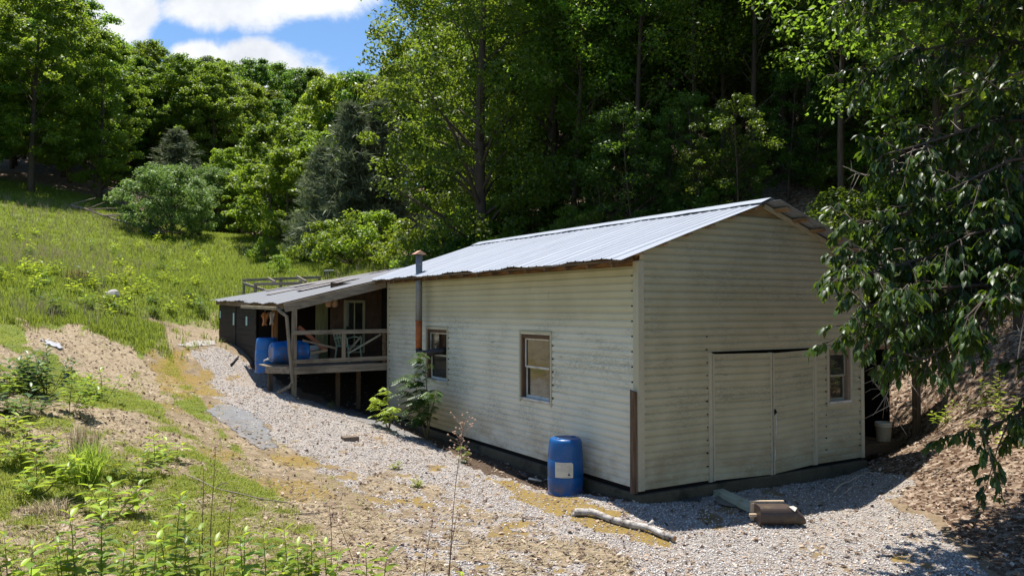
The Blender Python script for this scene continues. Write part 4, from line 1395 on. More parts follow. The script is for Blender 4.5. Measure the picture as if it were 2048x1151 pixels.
# plastic chair, planks on the porch
ch = thing('plastic_chair', 'pale green plastic garden chair half hidden on the porch', 'chair', wor(-0.72, 10.75, 1.55), PSI + 0.5)
M_CHAIR = pm('pale_green_plastic', (0.30, 0.36, 0.24), 0.5, 0.15)
MB().box((-0.24, -0.23, 0.40), (0.24, 0.23, 0.43)).build('seat', M_CHAIR, ch, bev=0.01)
mb = MB()
for k in range(5):
    xx = -0.2 + 0.1 * k
    mb.beam((xx, 0.22, 0.43), (xx * 1.05, 0.34, 0.82), 0.06, 0.015, (0, 1, 0.2))
mb.beam((-0.24, 0.34, 0.82), (0.24, 0.34, 0.82), 0.02, 0.06)
mb.build('backrest', M_CHAIR, ch, bev=0.004)
for sx in (-1, 1):
    mb = MB()
    mb.tube([(sx * 0.25, -0.2, 0.42), (sx * 0.27, -0.2, 0.62), (sx * 0.27, 0.05, 0.65), (sx * 0.25, 0.26, 0.6)], 0.02, 8)
    mb.build('armrest', M_CHAIR, ch, True)
    for sy in (-1, 1):
        MB().tube([(sx * 0.22, sy * 0.2, 0.41), (sx * 0.25, sy * 0.24, 0.0)], [0.024, 0.02], 8).build('leg', M_CHAIR, ch, True)
for (a, b, w_, lab_, mat_) in (((597, 653), (652, 700), 0.10, 'reddish brown plank leaning across the dark porch', wood('red_plank', (0.24, 0.09, 0.05), (0.1, 0.045, 0.03), 1, 0)),
                              ((605, 680), (672, 696), 0.05, 'thin grey stick lying across the porch behind the red plank', M_GREYW),
                              ((697, 706), (762, 668), 0.045, 'pale broom stick leaning up to the right behind the handrail', pm('pale_stick', (0.4, 0.36, 0.26), 0.8)),
                              ((697, 702), (722, 672), 0.05, 'short grey stick leaning beside the pale broom stick', M_GREYW),
                              ((622, 706), (655, 700), 0.06, 'short tan board lying low on the porch deck', pm('tan_board', (0.3, 0.22, 0.13), 0.8))):
    p, q = on_s(*a, 10.35 if w_ > .08 else 10.2), on_s(*b, 10.2)
    P, Q = wor(*p), wor(*q)
    o_ = thing('loose_plank' if w_ > .055 else 'loose_stick', lab_, 'plank' if w_ > .055 else 'stick', P)
    mb = MB(tuple(P))
    mb.beam(P, Q, 0.03, w_)
    mb.build('board', mat_, o_, bev=0.004)

# wooden pen behind the shed roof
pn = [at(488, 583, 33), at(488, 558, 33), at(640, 552, 33.5), at(510, 566, 31), at(545, 566, 31)]
pen = thing('wooden_pen', 'weathered grey wooden frame pen in the grass behind the shed roof', 'fence', (pn[0][0], pn[0][1], h1(pn[0][0], pn[0][1])))
M_PEN = wood('silvery_pen_timber', (0.30, 0.25, 0.20), (0.13, 0.10, 0.08), 1, 0)
po = tuple(pen.location)


def pen_post(px, py, D):
    p = at(px, py, D)
    mb = MB(po)
    mb.beam((p[0], p[1], h1(p[0], p[1]) - 0.1), p, 0.1, 0.1)
    mb.build('post', M_PEN, pen, bev=0.008)


for (px, py, D) in ((488, 557, 33), (511, 565, 30.5), (562, 554, 33.2), (639, 552, 33.5), (600, 560, 30.5)):
    pen_post(px, py, D)
for (a, b, D1, D2) in (((486, 560), (641, 554), 32.9, 33.4), ((509, 568), (605, 566), 30.4, 30.4), ((486, 566), (535, 582), 32.9, 30.0), ((536, 556), (550, 564), 33, 30.5), ((594, 553), (612, 563), 33, 30.5)):
    P, Q = Vector(at(*a, D1)), Vector(at(*b, D2))
    mb = MB(po)
    mb.beam(P, Q, 0.05, 0.11)
    mb.build('rail', M_PEN, pen, bev=0.006)
# metal lawn chair back behind the roof
pc = at(656, 545, 32)
mc = thing('metal_lawn_chair', 'dark metal slatted lawn chair showing above the shed roof', 'chair', (pc[0], pc[1], h1(pc[0], pc[1])), -0.5)
hz = pc[2] - h1(pc[0], pc[1])
M_IRON = pm('dark_green_iron', (0.05, 0.06, 0.05), 0.5, 0.2)
mb = MB()
for k in range(6):
    xx = -0.24 + 0.096 * k
    mb.beam((xx, 0, hz - 0.45), (xx, 0.06, hz + 0.08), 0.02, 0.01, (0, 1, 0))
mb.build('back_slats', M_IRON, mc)
MB().tube([(-0.27, 0.06, hz + 0.06), (-0.24, 0.06, hz + 0.09), (0.24, 0.06, hz + 0.09), (0.27, 0.06, hz + 0.06)], 0.018, 6).build('top_rail', pm('pale_iron', (0.35, 0.36, 0.34), 0.5), mc, True)
MB().box((-0.27, -0.45, hz - 0.47), (0.27, 0.02, hz - 0.44)).build('seat', M_IRON, mc)
for sx in (-0.25, 0.25):
    for sy in (-0.42, 0.0):
        MB().tube([(sx, sy, hz - 0.46), (sx, sy, -0.05)], 0.018, 6).build('leg', M_IRON, mc)

# ================================================================ side porch on the right of the building
OF2 = (6.6, 1.0, 0.2)
sp = thing('side_porch', 'small open timber side porch on the right of the building, under the leaves', 'porch', wor(*OF2), PSI)
mb = MB(OF2)
mb.box((7.55, 0.45, 0.1), (7.67, 0.57, 2.2))
mb.build('post', wood('brown_porch_post', (0.17, 0.11, 0.06), (0.07, 0.045, 0.03), 1, 2), sp, bev=0.006)
mb = MB(OF2)
mb.beam((5.2, 0.5, 2.27), (7.85, 0.5, 2.20), 0.05, 0.17)
mb.build('beam', wood('tan_porch_beam', (0.30, 0.19, 0.10), (0.13, 0.08, 0.045), 1, 0), sp, bev=0.005)
mb = MB(OF2)
ribbed(mb, 0.35, 5.0, lambda s: (7.95, 2.26), lambda s: (5.19, 2.60), rib=0.25, seed=14)
mb.build('roof', galv_material('rusty_porch_sheet', (0.32, 0.29, 0.27), 0.4, 0.6, 0.3), sp, solid=0.003)
mb = MB(OF2)
for k in range(12):
    mb.box((5.2, 0.5 + k * 0.16, 0.30), (6.95, 0.65 + k * 0.16, 0.335))
mb.box((5.2, 0.46, 0.16), (6.95, 0.50, 0.31))
mb.build('deck', M_OLDWOOD, sp)
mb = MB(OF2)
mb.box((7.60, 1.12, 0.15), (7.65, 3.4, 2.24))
mb.build('brush_shade_panel', M_DARK, sp)  # dark panel added in place of the shaded brush behind the porch
q = on_s(1778, 886, 0.62)
bucket('ivory_bucket', 'ivory plastic bucket on the dark side porch floor by the cream wall', wor(6.72, 0.64, 0.335), M_IVORY, r0=0.13, r1=0.155, h=0.37, fill=M_DARK)

# ================================================================ things lying on the drive
# birch log
LG = [(1150, 1031), (1185, 1033), (1222, 1047), (1262, 1057), (1298, 1066), (1322, 1075), (1349, 1086)]
lp = [G(*p) for p in LG]
lg = thing('fallen_branch', 'thick pale barked branch lying on the mossy gravel', 'branch', lp[3])
mb = MB(tuple(lp[3]))
mb.tube([p + Vector((0, 0, 0.055 + 0.012 * math.sin(i * 2))) for i, p in enumerate(lp)], [0.05, 0.047, 0.042, 0.05, 0.04, 0.042, 0.04], 12)
b0 = lp[4] + Vector((0, 0, 0.09))
mb.tube([b0, b0 + Vector((0.06, 0.03, 0.06))], [0.03, 0.02], 6)
b0 = lp[0] + Vector((-0.0, 0, 0.05))
mb.tube([b0, b0 + Vector((-0.03, -0.02, -0.06))], [0.03, 0.025], 6)
m, nt = newmat('birch_bark')
v = obj_co(nt)
c = ramp(nt, noise(nt, 9, 6, 0.7, v), [(0.35, (0.07, 0.055, 0.045)), (0.48, (0.34, 0.31, 0.28)), (0.7, (0.58, 0.55, 0.51))])
finish(nt, bsdf(nt, c, 0.85, 0, bump(nt, noise(nt, 30, 4, 0.7, v), 0.01), 0.2))
lo = mb.build('bark', m, lg, True)
e = (lp[-1] - lp[-2]).normalized()
mb = MB(tuple(lp[3]))
pe = lp[-1] + Vector((0, 0, 0.055 + 0.012 * math.sin(12)))
mb.tube([pe, pe + e * 0.004], 0.037, 12)
mb.build('cut_end', pm('cut_wood', (0.42, 0.22, 0.09), 0.8, 0.2, 10), lg)

# mossy board
a_, b_ = Vector(wor(1.56, 0.14, 0.10)), Vector(wor(1.17, -1.32, 0.075))
bd = thing('mossy_board', 'pale green mossy timber board lying from the door to the brown mailbox', 'board', b_)
mb = MB(tuple(b_))
mb.beam(a_ + Vector((0, 0, 0.0)), b_, 0.20, 0.09)
mb.build('timber', pm('mossy_pale_timber', (0.40, 0.40, 0.29), 0.85, 0.2, 3, 25, dirt=(0.13, 0.12, 0.05)), bd, bev=0.008)

# brown mailbox tipped on its face
c_ = wor(1.17, -1.56, 0.0)
mbx = thing('brown_mailbox', 'brown rounded metal mailbox lying on its side on the gravel', 'mailbox', (c_[0], c_[1], h1(c_[0], c_[1])), 0.02)
M_MBX = pm('brown_enamel', (0.062, 0.044, 0.036), 0.42, 0.2, 6, 40, dirt=(0.11, 0.08, 0.045))
mb = MB()
LX, RW = 0.62, 0.135
sec = [(-0.16, 0.005), (0.16, 0.0)]
ring = []
for q in np.linspace(0, PI, 13):
    ring.append((-0.05 - 0.13 * math.sin(q) * 0.55 - 0.02, 0.02 + 0.24 * (0.5 - 0.5 * math.cos(q))))
prof = [(0.13, 0.02)] + ring + [(0.13, 0.26)]
vs = []
nx = 6
for i in range(nx + 1):
    f = i / nx
    for (yy_, zz_) in prof:
        sh_ = 1.0 if i < nx else 0.93
        vs.append((-LX / 2 + f * (LX * 0.72), yy_ * sh_, 0.14 + (zz_ - 0.14) * sh_))
# sloping nose
for (f, kz, ky) in ((0.86, 0.80, 0.9), (0.97, 0.52, 0.8), (1.02, 0.34, 0.72)):
    for (yy_, zz_) in prof:
        vs.append((-LX / 2 + f * LX, yy_ * ky, 0.02 + (zz_ - 0.02) * kz))
n_ = len(prof)
nr_ = nx + 4
fs = [(i * n_ + j, i * n_ + (j + 1) % n_, (i + 1) * n_ + (j + 1) % n_, (i + 1) * n_ + j) for i in range(nr_ - 1) for j in range(n_)]
fs.append(tuple(range(n_)))
mb.add(vs, fs)
mb.build('body', M_MBX, mbx, False, bev=0.01)
mb = MB()
mb.box((-LX / 2 - 0.05, 0.155, 0.262), (0.12, 0.20, 0.285))
mb.box((-LX / 2 - 0.05, 0.13, 0.02), (-LX / 2 + 0.02, 0.17, 0.26))
mb.box((-LX / 2 - 0.10, 0.02, 0.10), (-LX / 2 - 0.0, 0.06, 0.14))
mb.build('mounting_board', pm('pale_pine', (0.52, 0.40, 0.27), 0.8, 0.2, 4), mbx, bev=0.004)
mb = MB()
mb.add([(0.09, -0.085, 0.262), (0.16, -0.055, 0.266), (0.205, -0.085, 0.245), (0.155, -0.135, 0.21), (0.15, -0.105, 0.238)], [(0, 1, 4), (1, 2, 3, 4), (0, 4, 3)])
mb.build('bare_patch', M_WHITEP, mbx, solid=0.006)

# concrete block
q = G(700, 880)
bk = thing('concrete_paver', 'small brown paving brick lying alone on the pale gravel', 'brick', q, 0.5)
mb = MB()
mb.box((-0.155, -0.115, -0.01), (0.155, 0.115, 0.085))
mb.build('block', pm('brown_concrete', (0.15, 0.115, 0.085), 0.9, 0.3, 8, 50), bk, bev=0.008)


# landscape fabric sheets, draped on the ground
def sheet(name, label, poly, mat, n=46, up=0.004, wr=0.022):
    P = np.array([G(*p)[:2] for p in poly])
    lo_, hi_ = P.min(0), P.max(0)
    gx, gy = np.meshgrid(np.linspace(lo_[0], hi_[0], n), np.linspace(lo_[1], hi_[1], n), indexing='ij')
    x, y = gx.ravel(), gy.ravel()
    ins = inpoly(x + (fbm(x, y, 3, 71) - .5) * 0.25, y + (fbm(x, y, 3, 72) - .5) * 0.25, [tuple(p) for p in P])
    z = height(x, y) + up + wr * np.abs(fbm(x * 2.2 + y, y * 0.8, 3.0, 73) - 0.5) * 2
    fs = []
    for i in range(n - 1):
        for j in range(n - 1):
            a = i * n + j
            if ins[[a, a + 1, a + n, a + n + 1]].sum() >= 3:
                fs.append((a, a + n, a + n + 1, a + 1))
    me = np_mesh(name, np.stack([x, y, z], 1), np.array(fs))
    setm(me, mat, True)
    o = link(name, me)
    md = o.modifiers.new('solid', 'SOLIDIFY')
    md.thickness = 0.004
    return tag(o, label, 'fabric sheet')


M_FAB = pm('grey_ground_fabric', (0.15, 0.15, 0.153), 0.75, 0.25, 4, 80, dirt=(0.2, 0.16, 0.12))
sheet('landscape_fabric', 'grey ground fabric sheet showing at the left edge of the gravel drive', [(413, 822), (432, 808), (468, 812), (505, 826), (530, 845), (545, 868), (556, 897), (525, 902), (478, 868), (435, 838)], M_FAB)
sheet('landscape_fabric', 'narrow grey ground fabric strip along the gravel edge by the porch', [(605, 798), (650, 800), (720, 822), (800, 850), (882, 893), (878, 902), (800, 872), (730, 846), (660, 822)], M_FAB)
sheet('plank_walk', 'pale flat concrete strip on the ground by the far shed end', [(350, 688), (385, 684), (430, 682), (432, 690), (395, 694), (352, 692)], pm('pale_concrete_strip', (0.30, 0.275, 0.24), 0.85, 0.2), 26, 0.012, 0.004)
sheet('scrap_sheet', 'dark scrap roofing piece half under gravel by the mossy board', [(1345, 985), (1385, 975), (1410, 985), (1400, 1003), (1362, 1006)], pm('dark_roofing', (0.06, 0.055, 0.05), 0.8, 0.3), 26, 0.02, 0.03)
sheet('scrap_sheet', 'light scrap roofing piece between mossy board and wall', [(1428, 998), (1470, 996), (1490, 1008), (1462, 1018), (1430, 1010)], pm('grey_roofing', (0.17, 0.15, 0.12), 0.8, 0.3), 26, 0.025, 0.03)


# sticks, pipes
def stick(name, label, cat, pts, rad, mat, lift=0.02, kids=()):
    P = [G(*p) for p in pts]
    o_ = thing(name, label, cat, P[0])
    mb = MB(tuple(P[0]))
    mb.tube([p + Vector((0, 0, lift + 0.01 * math.sin(i * 3.0))) for i, p in enumerate(P)], [rad * (1 - 0.5 * i / len(P)) for i in range(len(P))], 6)
    for (i, d) in kids:
        b = P[i] + Vector((0, 0, lift))
        mb.tube([b, b + Vector(d) * 0.5 + Vector((0, 0, 0.03)), b + Vector(d)], [rad * 0.6, rad * 0.5, rad * 0.3], 5)
    mb.build('wood', mat, o_, True)
    return o_


M_STICK = pm('pale_dead_stick', (0.46, 0.38, 0.30), 0.85, 0.25, 8, 50)
M_STICK2 = pm('grey_dead_stick', (0.20, 0.16, 0.13), 0.85, 0.3, 8, 50)
stick('bent_twig', 'pale bent twig arching over the shaded gravel, right of the door', 'twig', [(1668, 990), (1680, 977), (1700, 968), (1722, 957), (1728, 952)], 0.012, M_STICK, 0.05, ((2, (0.15, -0.02, 0.05)), (4, (0.16, -0.1, 0.0))))
stick('bent_twig', 'small pale twig below the arching twig on shaded gravel', 'twig', [(1690, 990), (1702, 980), (1713, 974)], 0.010, M_STICK, 0.03)
stick('long_stick', 'long thin grey stick on the dry left bank', 'stick', [(365, 950), (395, 962), (430, 980), (470, 992), (520, 1002), (575, 1012)], 0.014, M_STICK2, 0.03, ((2, (0.15, 0.1, 0.05)),))
stick('short_stick', 'short brown stick on the gravel edge in front of the long stick', 'stick', [(590, 1032), (620, 1029), (645, 1029)], 0.012, M_STICK2, 0.02)
stick('grey_twig', 'thin pale twig lying on the far left foreground soil', 'twig', [(45, 1035), (70, 1034), (95, 1032)], 0.012, M_STICK, 0.02)
stick('white_drain_pipe', 'short white plastic pipe on dark soil left of the labelled barrel', 'pipe', [(1058, 962), (1083, 969)], 0.022, M_WHITEP, 0.05)
stick('black_drain_pipe', 'short black corrugated pipe end lying beside the white pipe', 'pipe', [(1044, 955), (1056, 961)], 0.055, M_BLACKP, 0.06)
stick('scrap_board', 'narrow dark scrap board leaning on the gravel beside the shed wall', 'board', [(462, 733), (477, 716)], 0.03, M_BLACKP, 0.05)
# long fallen tree lying on the meadow
stick('fallen_dead_tree', 'long fallen grey trunk with dead limbs lying down the upper meadow', 'log', [(140, 417), (175, 427), (205, 437), (245, 451), (285, 464), (315, 476)], 0.09, M_STICK2, 0.25,
      ((1, (1.5, -0.4, 0.5)), (1, (2.6, 0.8, 0.2)), (2, (3.0, -0.5, 0.0)), (2, (3.5, -1.5, -0.4)), (3, (3.2, -0.3, -0.5)), (3, (2.6, -1.6, -0.6)), (4, (2.6, 0.4, -0.3)), (4, (2.0, -1.2, -0.4)), (0, (1.4, 1.0, 0.7))))
# pale boulder in the meadow
q = G(222, 594)
bo = thing('pale_boulder', 'pale grey boulder lying in the meadow grass', 'boulder', q)
bm_ = []
mb = MB()
mb.lathe([(0.0, -0.2), (0.42, -0.1), (0.48, 0.12), (0.38, 0.3), (0.22, 0.4), (0.0, 0.42)], 14)
mb.v = [(x * 1.15 + 0.06 * math.sin(y * 9 + z * 5), y * 0.8 + 0.05 * math.sin(x * 8), z + 0.06 * math.sin(x * 7 + y * 4)) for (x, y, z) in mb.v]
mb.v = [(0.52 * x, 0.52 * y, 0.6 * z) for (x, y, z) in mb.v]
mb.build('stone', pm('pale_stone', (0.42, 0.39, 0.36), 0.9, 0.2, 3, 20), bo)
# crumpled white sheet on the mound
sheet('white_plastic_scrap', 'crumpled white plastic scrap in the weeds on the left mound', [(84, 682), (100, 680), (112, 688), (128, 700), (118, 702), (98, 692)], pm('white_plastic_film', (0.33, 0.34, 0.36), 0.5, 0.15), 26, 0.02, 0.08)


# ================================================================ trees
M_LEAF = leafmat('broad_leaf', (0.022, 0.058, 0.007), (0.072, 0.13, 0.015), (0.28, 0.42, 0.03), 0.47, 0.45, 0.4, 0.025)
M_LEAFY = leafmat('young_yellow_leaf', (0.045, 0.095, 0.009), (0.12, 0.19, 0.018), (0.36, 0.50, 0.035), 0.48, 0.45, 0.35, 0.012)
M_LEAF2 = leafmat('light_broad_leaf', (0.032, 0.08, 0.009), (0.095, 0.16, 0.018), (0.33, 0.48, 0.035), 0.5, 0.45, 0.4, 0.02)
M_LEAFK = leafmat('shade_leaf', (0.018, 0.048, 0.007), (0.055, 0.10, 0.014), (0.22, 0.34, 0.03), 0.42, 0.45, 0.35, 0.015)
M_LEAFG = leafmat('grey_green_leaf', (0.05, 0.10, 0.022), (0.14, 0.215, 0.055), (0.23, 0.35, 0.07), 0.34, 0.5, 0.35, 0.008)
M_NEEDLE = leafmat('pine_needle', (0.065, 0.085, 0.045), (0.19, 0.22, 0.13), (0.20, 0.25, 0.11), 0.22, 0.6, 0.25, 0.008)
M_LEAFD = leafmat('dark_glossy_leaf', (0.011, 0.031, 0.006), (0.042, 0.085, 0.013), (0.22, 0.34, 0.025), 0.32, 0.42, 0.35, 0.01)
M_BARK = pm('grey_brown_bark', (0.085, 0.066, 0.05), 0.9, 0.45, 3, 22, stretch=(4, 4, 0.8), spec=0.15, bmp=0.02)
M_TWIG = pm('pale_twig_bark', (0.30, 0.25, 0.20), 0.9, 0.3, 6, 40)


def quads_from(C, T, B, L, Wd):
    """diamond leaf quads: centre, length axis, width axis, half sizes"""
    a = C - T * L[:, None]
    b = C + B * Wd[:, None] - T * (L * 0.15)[:, None]
    c = C + T * L[:, None]
    d = C - B * Wd[:, None] - T * (L * 0.15)[:, None]
    V = np.stack([a, b, c, d], 1).reshape(-1, 3)
    return V, np.arange(len(C) * 4).reshape(-1, 4)


def nrmz(a):
    return a / np.maximum(np.linalg.norm(a, axis=1, keepdims=True), 1e-9)


def leaf_cloud(r, cen, rad, nper, leaf, flat=0.6, aspect=0.55, up=0.7, out=None, droop=0.0):
    n = len(cen)
    C = np.repeat(cen, nper, 0)
    R = np.repeat(rad, nper)
    d = nrmz(r.normal(size=(len(C), 3))) * (r.random(len(C)) ** 0.45)[:, None]
    d[:, 2] *= flat
    P = C + d * R[:, None]
    Nn = nrmz(np.array([0, 0, up])[None] + 0.55 * nrmz(d + 1e-6) + 0.55 * r.normal(size=(len(C), 3)))
    T = nrmz(np.cross(Nn, r.normal(size=(len(C), 3))))
    T[:, 2] -= droop
    T = nrmz(T)
    B = nrmz(np.cross(Nn, T))
    L = leaf * (0.6 + 0.6 * r.random(len(C))) * 0.5
    return quads_from(P, T, B, L, L * aspect * 2 * 0.5)


def broad_tree(name, seed, H, z0, R, ncl, nper, leaf, mat, trunk_r, widest=0.4, rc=(0.55, 1.15), lean=0.3, flat=0.6, tips=True, top=0.25):
    """trunk and crown meshes for one kind of broadleaf tree"""
    r = np.random.default_rng(seed)
    # boughs: angle, height, length; clumps along and at the end of each
    zf = r.random(ncl) ** 0.9
    prof = np.where(zf < widest, 0.62 + 0.38 * np.sin(zf / widest * PI / 2), top + (1 - top) * np.cos((zf - widest) / (1 - widest) * PI / 2) ** 0.8)
    lob = 1 + 0.22 * np.sin(3 * r.random() + zf * 9)
    ang = r.random(ncl) * 2 * PI
    lobe = 1 + 0.25 * np.sin(ang * 3 + r.random() * 6) * np.sin(zf * 7 + r.random() * 6)
    rr = R * prof * lobe * np.sqrt(0.12 + 0.88 * r.random(ncl))
    z = z0 + (H - z0) * zf
    cen = np.stack([rr * np.cos(ang), rr * np.sin(ang), z], 1)
    cen[:, 0] += lean * zf
    rad = (rc[0] + (rc[1] - rc[0]) * r.random(ncl)) * (0.75 + 0.25 * R / 4.5)
    V, Fa = leaf_cloud(r, cen, rad, nper, leaf, flat)
    crown = setm(np_mesh(name + '_crown', V, Fa), mat)
    mb = MB()
    tp = []
    tr = []
    for k in range(9):
        f = k / 8
        tp.append((lean * f * 0.8 + 0.12 * math.sin(seed + f * 5) * (H / 15), 0.10 * math.sin(seed * 2 + f * 4) * (H / 15), -0.5 + (H * 0.9 + 0.5) * f))
        tr.append(trunk_r * (1.25 if k == 0 else 1.0) * (1 - f) ** 0.8 + 0.015)
    mb.tube(tp, tr, 9)
    idx = r.permutation(ncl)[:min(ncl, 44)]
    for i in idx:
        c = cen[i]
        zb = max(z0 * 0.6, c[2] - rr[i] * r.uniform(0.25, 0.7) - 0.4)
        f = min(0.95, (zb + 0.5) / (H * 0.9 + 0.5))
        k = f * 8
        a, b = tp[int(k)], tp[min(8, int(k) + 1)]
        q = k - int(k)
        s_ = Vector(a).lerp(Vector(b), q)
        e = Vector(c)
        m_ = s_.lerp(e, 0.5) + Vector((0, 0, 0.12 * rr[i]))
        r0 = max(0.012, trunk_r * (1 - f) * 0.42)
        mb.tube([s_, m_, e], [r0, r0 * 0.6, r0 * 0.22], 5, False)
    me = bpy.data.meshes.new(name + '_trunk')
    me.from_pydata(mb.v, [], mb.f)
    setm(me, M_BARK, True)
    return me, crown


def pine_tree(name, seed, H, R, leaf, nwh, nper, mat=None, z0=0.5):
    r = np.random.default_rng(seed)
    cen, rad, mb = [], [], MB()
    mb.tube([(0, 0, -0.4), (0.05, 0, H * 0.5), (0, 0, H)], [R * 0.06 + 0.05, R * 0.04, 0.015], 8)
    for k in range(nwh):
        f = (k + r.random() * 0.6) / nwh
        z = z0 + (H - z0) * f
        Rz = R * (1 - f) ** 0.75 * (0.75 + 0.5 * r.random()) + 0.15
        for q in range(6):
            a = q * PI / 3 + r.random() * 0.8 + k * 0.6
            l = Rz * r.uniform(0.65, 1.1)
            e = (l * math.cos(a), l * math.sin(a), z + l * 0.12)
            mb.tube([(0, 0, z - l * 0.1), e], [0.02 + 0.008 * l, 0.008], 4, False)
            for g in np.linspace(0.35, 1.0, max(2, int(l / 0.45))):
                cen.append((e[0] * g + r.normal() * .1, e[1] * g + r.normal() * .1, z - l * 0.1 + (e[2] - z + l * 0.1) * g))
                rad.append(0.22 + 0.25 * r.random() + 0.06 * l)
    cen, rad = np.array(cen), np.array(rad)
    n = len(cen)
    C, Rr = np.repeat(cen, nper, 0), np.repeat(rad, nper)
    d = nrmz(r.normal(size=(len(C), 3)) + np.array([0, 0, 0.5]))
    P = C + d * (Rr * r.random(len(C)) ** 0.6)[:, None] * np.array([1, 1, 0.7])
    T = nrmz(d + 0.5 * r.normal(size=d.shape) + nrmz(C * np.array([1, 1, 0.0]) + 1e-6) * 0.5)
    B = nrmz(np.cross(T, r.normal(size=d.shape)))
    L = leaf * (0.6 + 0.5 * r.random(len(C)))
    V, Fa = quads_from(P, T, B, L, L * 0.13)
    crown = setm(np_mesh(name + '_crown', V, Fa), mat or M_NEEDLE)
    me = bpy.data.meshes.new(name + '_trunk')
    me.from_pydata(mb.v, [], mb.f)
    setm(me, M_BARK, True)
    return me, crown


def plant(kind, proto, p, sc, rz, label, cat, group, sz=None, mat=None):
    o = thing(kind, label, cat, p, rz, group)
    o.scale = (sc, sc, sz or sc)
    t = link('trunk', proto[0], o)
    c = link('crown', proto[1], o)
    if mat is not None:
        c.material_slots[0].link = 'OBJECT'
        c.material_slots[0].material = mat
    return o


HILL = [broad_tree('hill_tree', 101 + k, 17, 1.6 + k % 2, 4.6, 330, 110, 0.26, M_LEAF, 0.22, widest=0.35 + 0.08 * (k % 3), rc=(0.35, 0.85)) for k in range(5)]
YOUNG = [broad_tree('young_tree', 131 + k, 8.5, 0.7, 2.7, 90, 130, 0.26, M_LEAFY, 0.10, widest=0.35, rc=(0.4, 0.8), lean=0.2) for k in range(3)]
POP = [broad_tree('poplar', 151 + k, 17.5, 0.9, 4.7, 520, 125, 0.175, M_LEAF, 0.26, widest=0.30, rc=(0.35, 0.95), lean=0.4, top=0.35) for k in range(2)]
WOOD = [broad_tree('woodland_tree', 171 + k, 17, 4.0 + 0.7 * k, 3.7, 170, 66, 0.17, M_LEAF2, 0.12, widest=0.45, rc=(0.45, 1.0), lean=0.6) for k in range(4)]
SAP = [broad_tree('understory_tree', 191 + k, 6.5, 1.0, 2.1, 70, 90, 0.14, M_LEAF, 0.05, widest=0.5, rc=(0.25, 0.7), flat=0.5, lean=0.8) for k in range(3)]
BUSH = [broad_tree('bush', 211 + k, 1.7, 0.15, 1.25, 40, 90, 0.12, M_LEAF, 0.03, widest=0.35, rc=(0.22, 0.42), lean=0.1, flat=0.7) for k in range(2)]
SHRUB = [broad_tree('big_shrub', 221 + k, 6.2, 0.3, 4.6, 210, 130, 0.24, M_LEAFG, 0.16, widest=0.35, rc=(0.4, 0.9), lean=0.2, top=0.4) for k in range(2)]
PINE = [pine_tree('pine', 231 + k, 8.5, 2.6, 0.30, 24, 26) for k in range(2)]

# wood on the left hillside
tr = random.Random(77)
k = 0
for iy in range(9):
    for ix in range(12):
        x = -80 + ix * 5.4 + tr.uniform(-1.9, 1.9) + (iy % 2) * 2.7
        y = 60 + iy * 5.6 + tr.uniform(-1.8, 1.8)
        if y < 62 + (x + 37.7) * 0.86 or y < 59.5 + abs(min(0, x + 37.7)) * 0.05 or x > -27 + 0 * y or x > -25 - (y - 60) * 0.12:
            continue
        if x / y < -0.80 or (x / y < -0.70 and y > 75) or (-0.52 < x / y and y < 79):
            continue
        front = y < 66 + max(0, (x + 37.7)) * 0.86
        plant('hill_tree', HILL[k % 5], (x, y, h1(x, y) - 0.2), tr.uniform(0.86, 1.12) * (0.88 if x / y > -0.56 else 1.0), tr.uniform(0, 6.28),
              'broadleaf tree at the front edge of the wood, above the left meadow' if front else 'broadleaf tree deep in the dense wood on the left hillside',
              'tree', 'front trees of the left wood' if front else 'trees of the left hillside wood', None, (M_LEAF2, M_LEAFY, M_LEAF2)[k % 3])
        k += 1
# far trees closing the valley
for (px, top, D) in ((420, 118, 92), (452, 140, 104), (478, 128, 112), (515, 122, 108), (548, 128, 115), (590, 140, 110), (628, 142, 112), (655, 160, 104), (500, 190, 98), (560, 200, 96), (610, 215, 94), (465, 230, 90), (690, 170, 98), (730, 150, 92)):
    p = at(px, top, D)
    g = h1(p[0], p[1])
    H = max(6, p[2] - g)
    plant('valley_tree', HILL[k % 5], (p[0], p[1], g - 0.2), min(1.25, max(0.75, H / 17)), tr.uniform(0, 6.28), 'distant tree closing the head of the valley under the clouds', 'tree', 'distant trees at the valley head', H / 17)
    k += 1
plant('dark_spruce', PINE[0], at(412, 175, 90) - np.array([0, 0, 7.6]), 0.8, 1.0, 'small dark spruce poking above the left skyline beside the white cloud', 'tree', None, 1.3)
# young and middle trees on the centre slope
yl = 'bright yellow green young tree on the slope right of the meadow head'
for (px, top, D, mat_) in ((540, 250, 55, None), (508, 335, 60, None), (602, 235, 60, None), (455, 300, 74, None), (578, 300, 50, None), (625, 190, 70, None), (660, 160, 66, None), (720, 150, 66, None),
                           (785, 100, 62, None), (560, 330, 58, None), (478, 345, 70, None), (640, 260, 56, None), (690, 150, 72, None), (750, 160, 66, None), (530, 300, 66, None)):
    p = at(px, top, D)
    g = h1(p[0], p[1])
    H = max(4, p[2] - g)
    plant('young_tree', YOUNG[k % 3], (p[0], p[1], g - 0.1), 0.75 + 0.25 * H / 8.5, tr.uniform(0, 6.28), yl, 'tree', 'young trees on the centre slope', H / 8.5, M_LEAF if px > 700 else None)
    k += 1
for (px, top, D, lab_) in ((645, 290, 44, 'shorter of the soft grey pines standing by the meadow edge, lower left'), (702, 208, 43, 'tallest soft grey pine at the meadow edge, between young trees and poplar'),
                           (757, 200, 44, 'grey pine half hidden behind the bright poplar leaves')):
    p = at(px, top, D)
    g = h1(p[0], p[1])
    plant('grey_pine', PINE[k % 2], (p[0], p[1], g - 0.1), (p[2] - g) / 8.5 * 1.05, tr.uniform(0, 6.28), lab_, 'tree', 'grey pines by the meadow', (p[2] - g) / 8.5)
    k += 1
p = at(355, 262, 74)
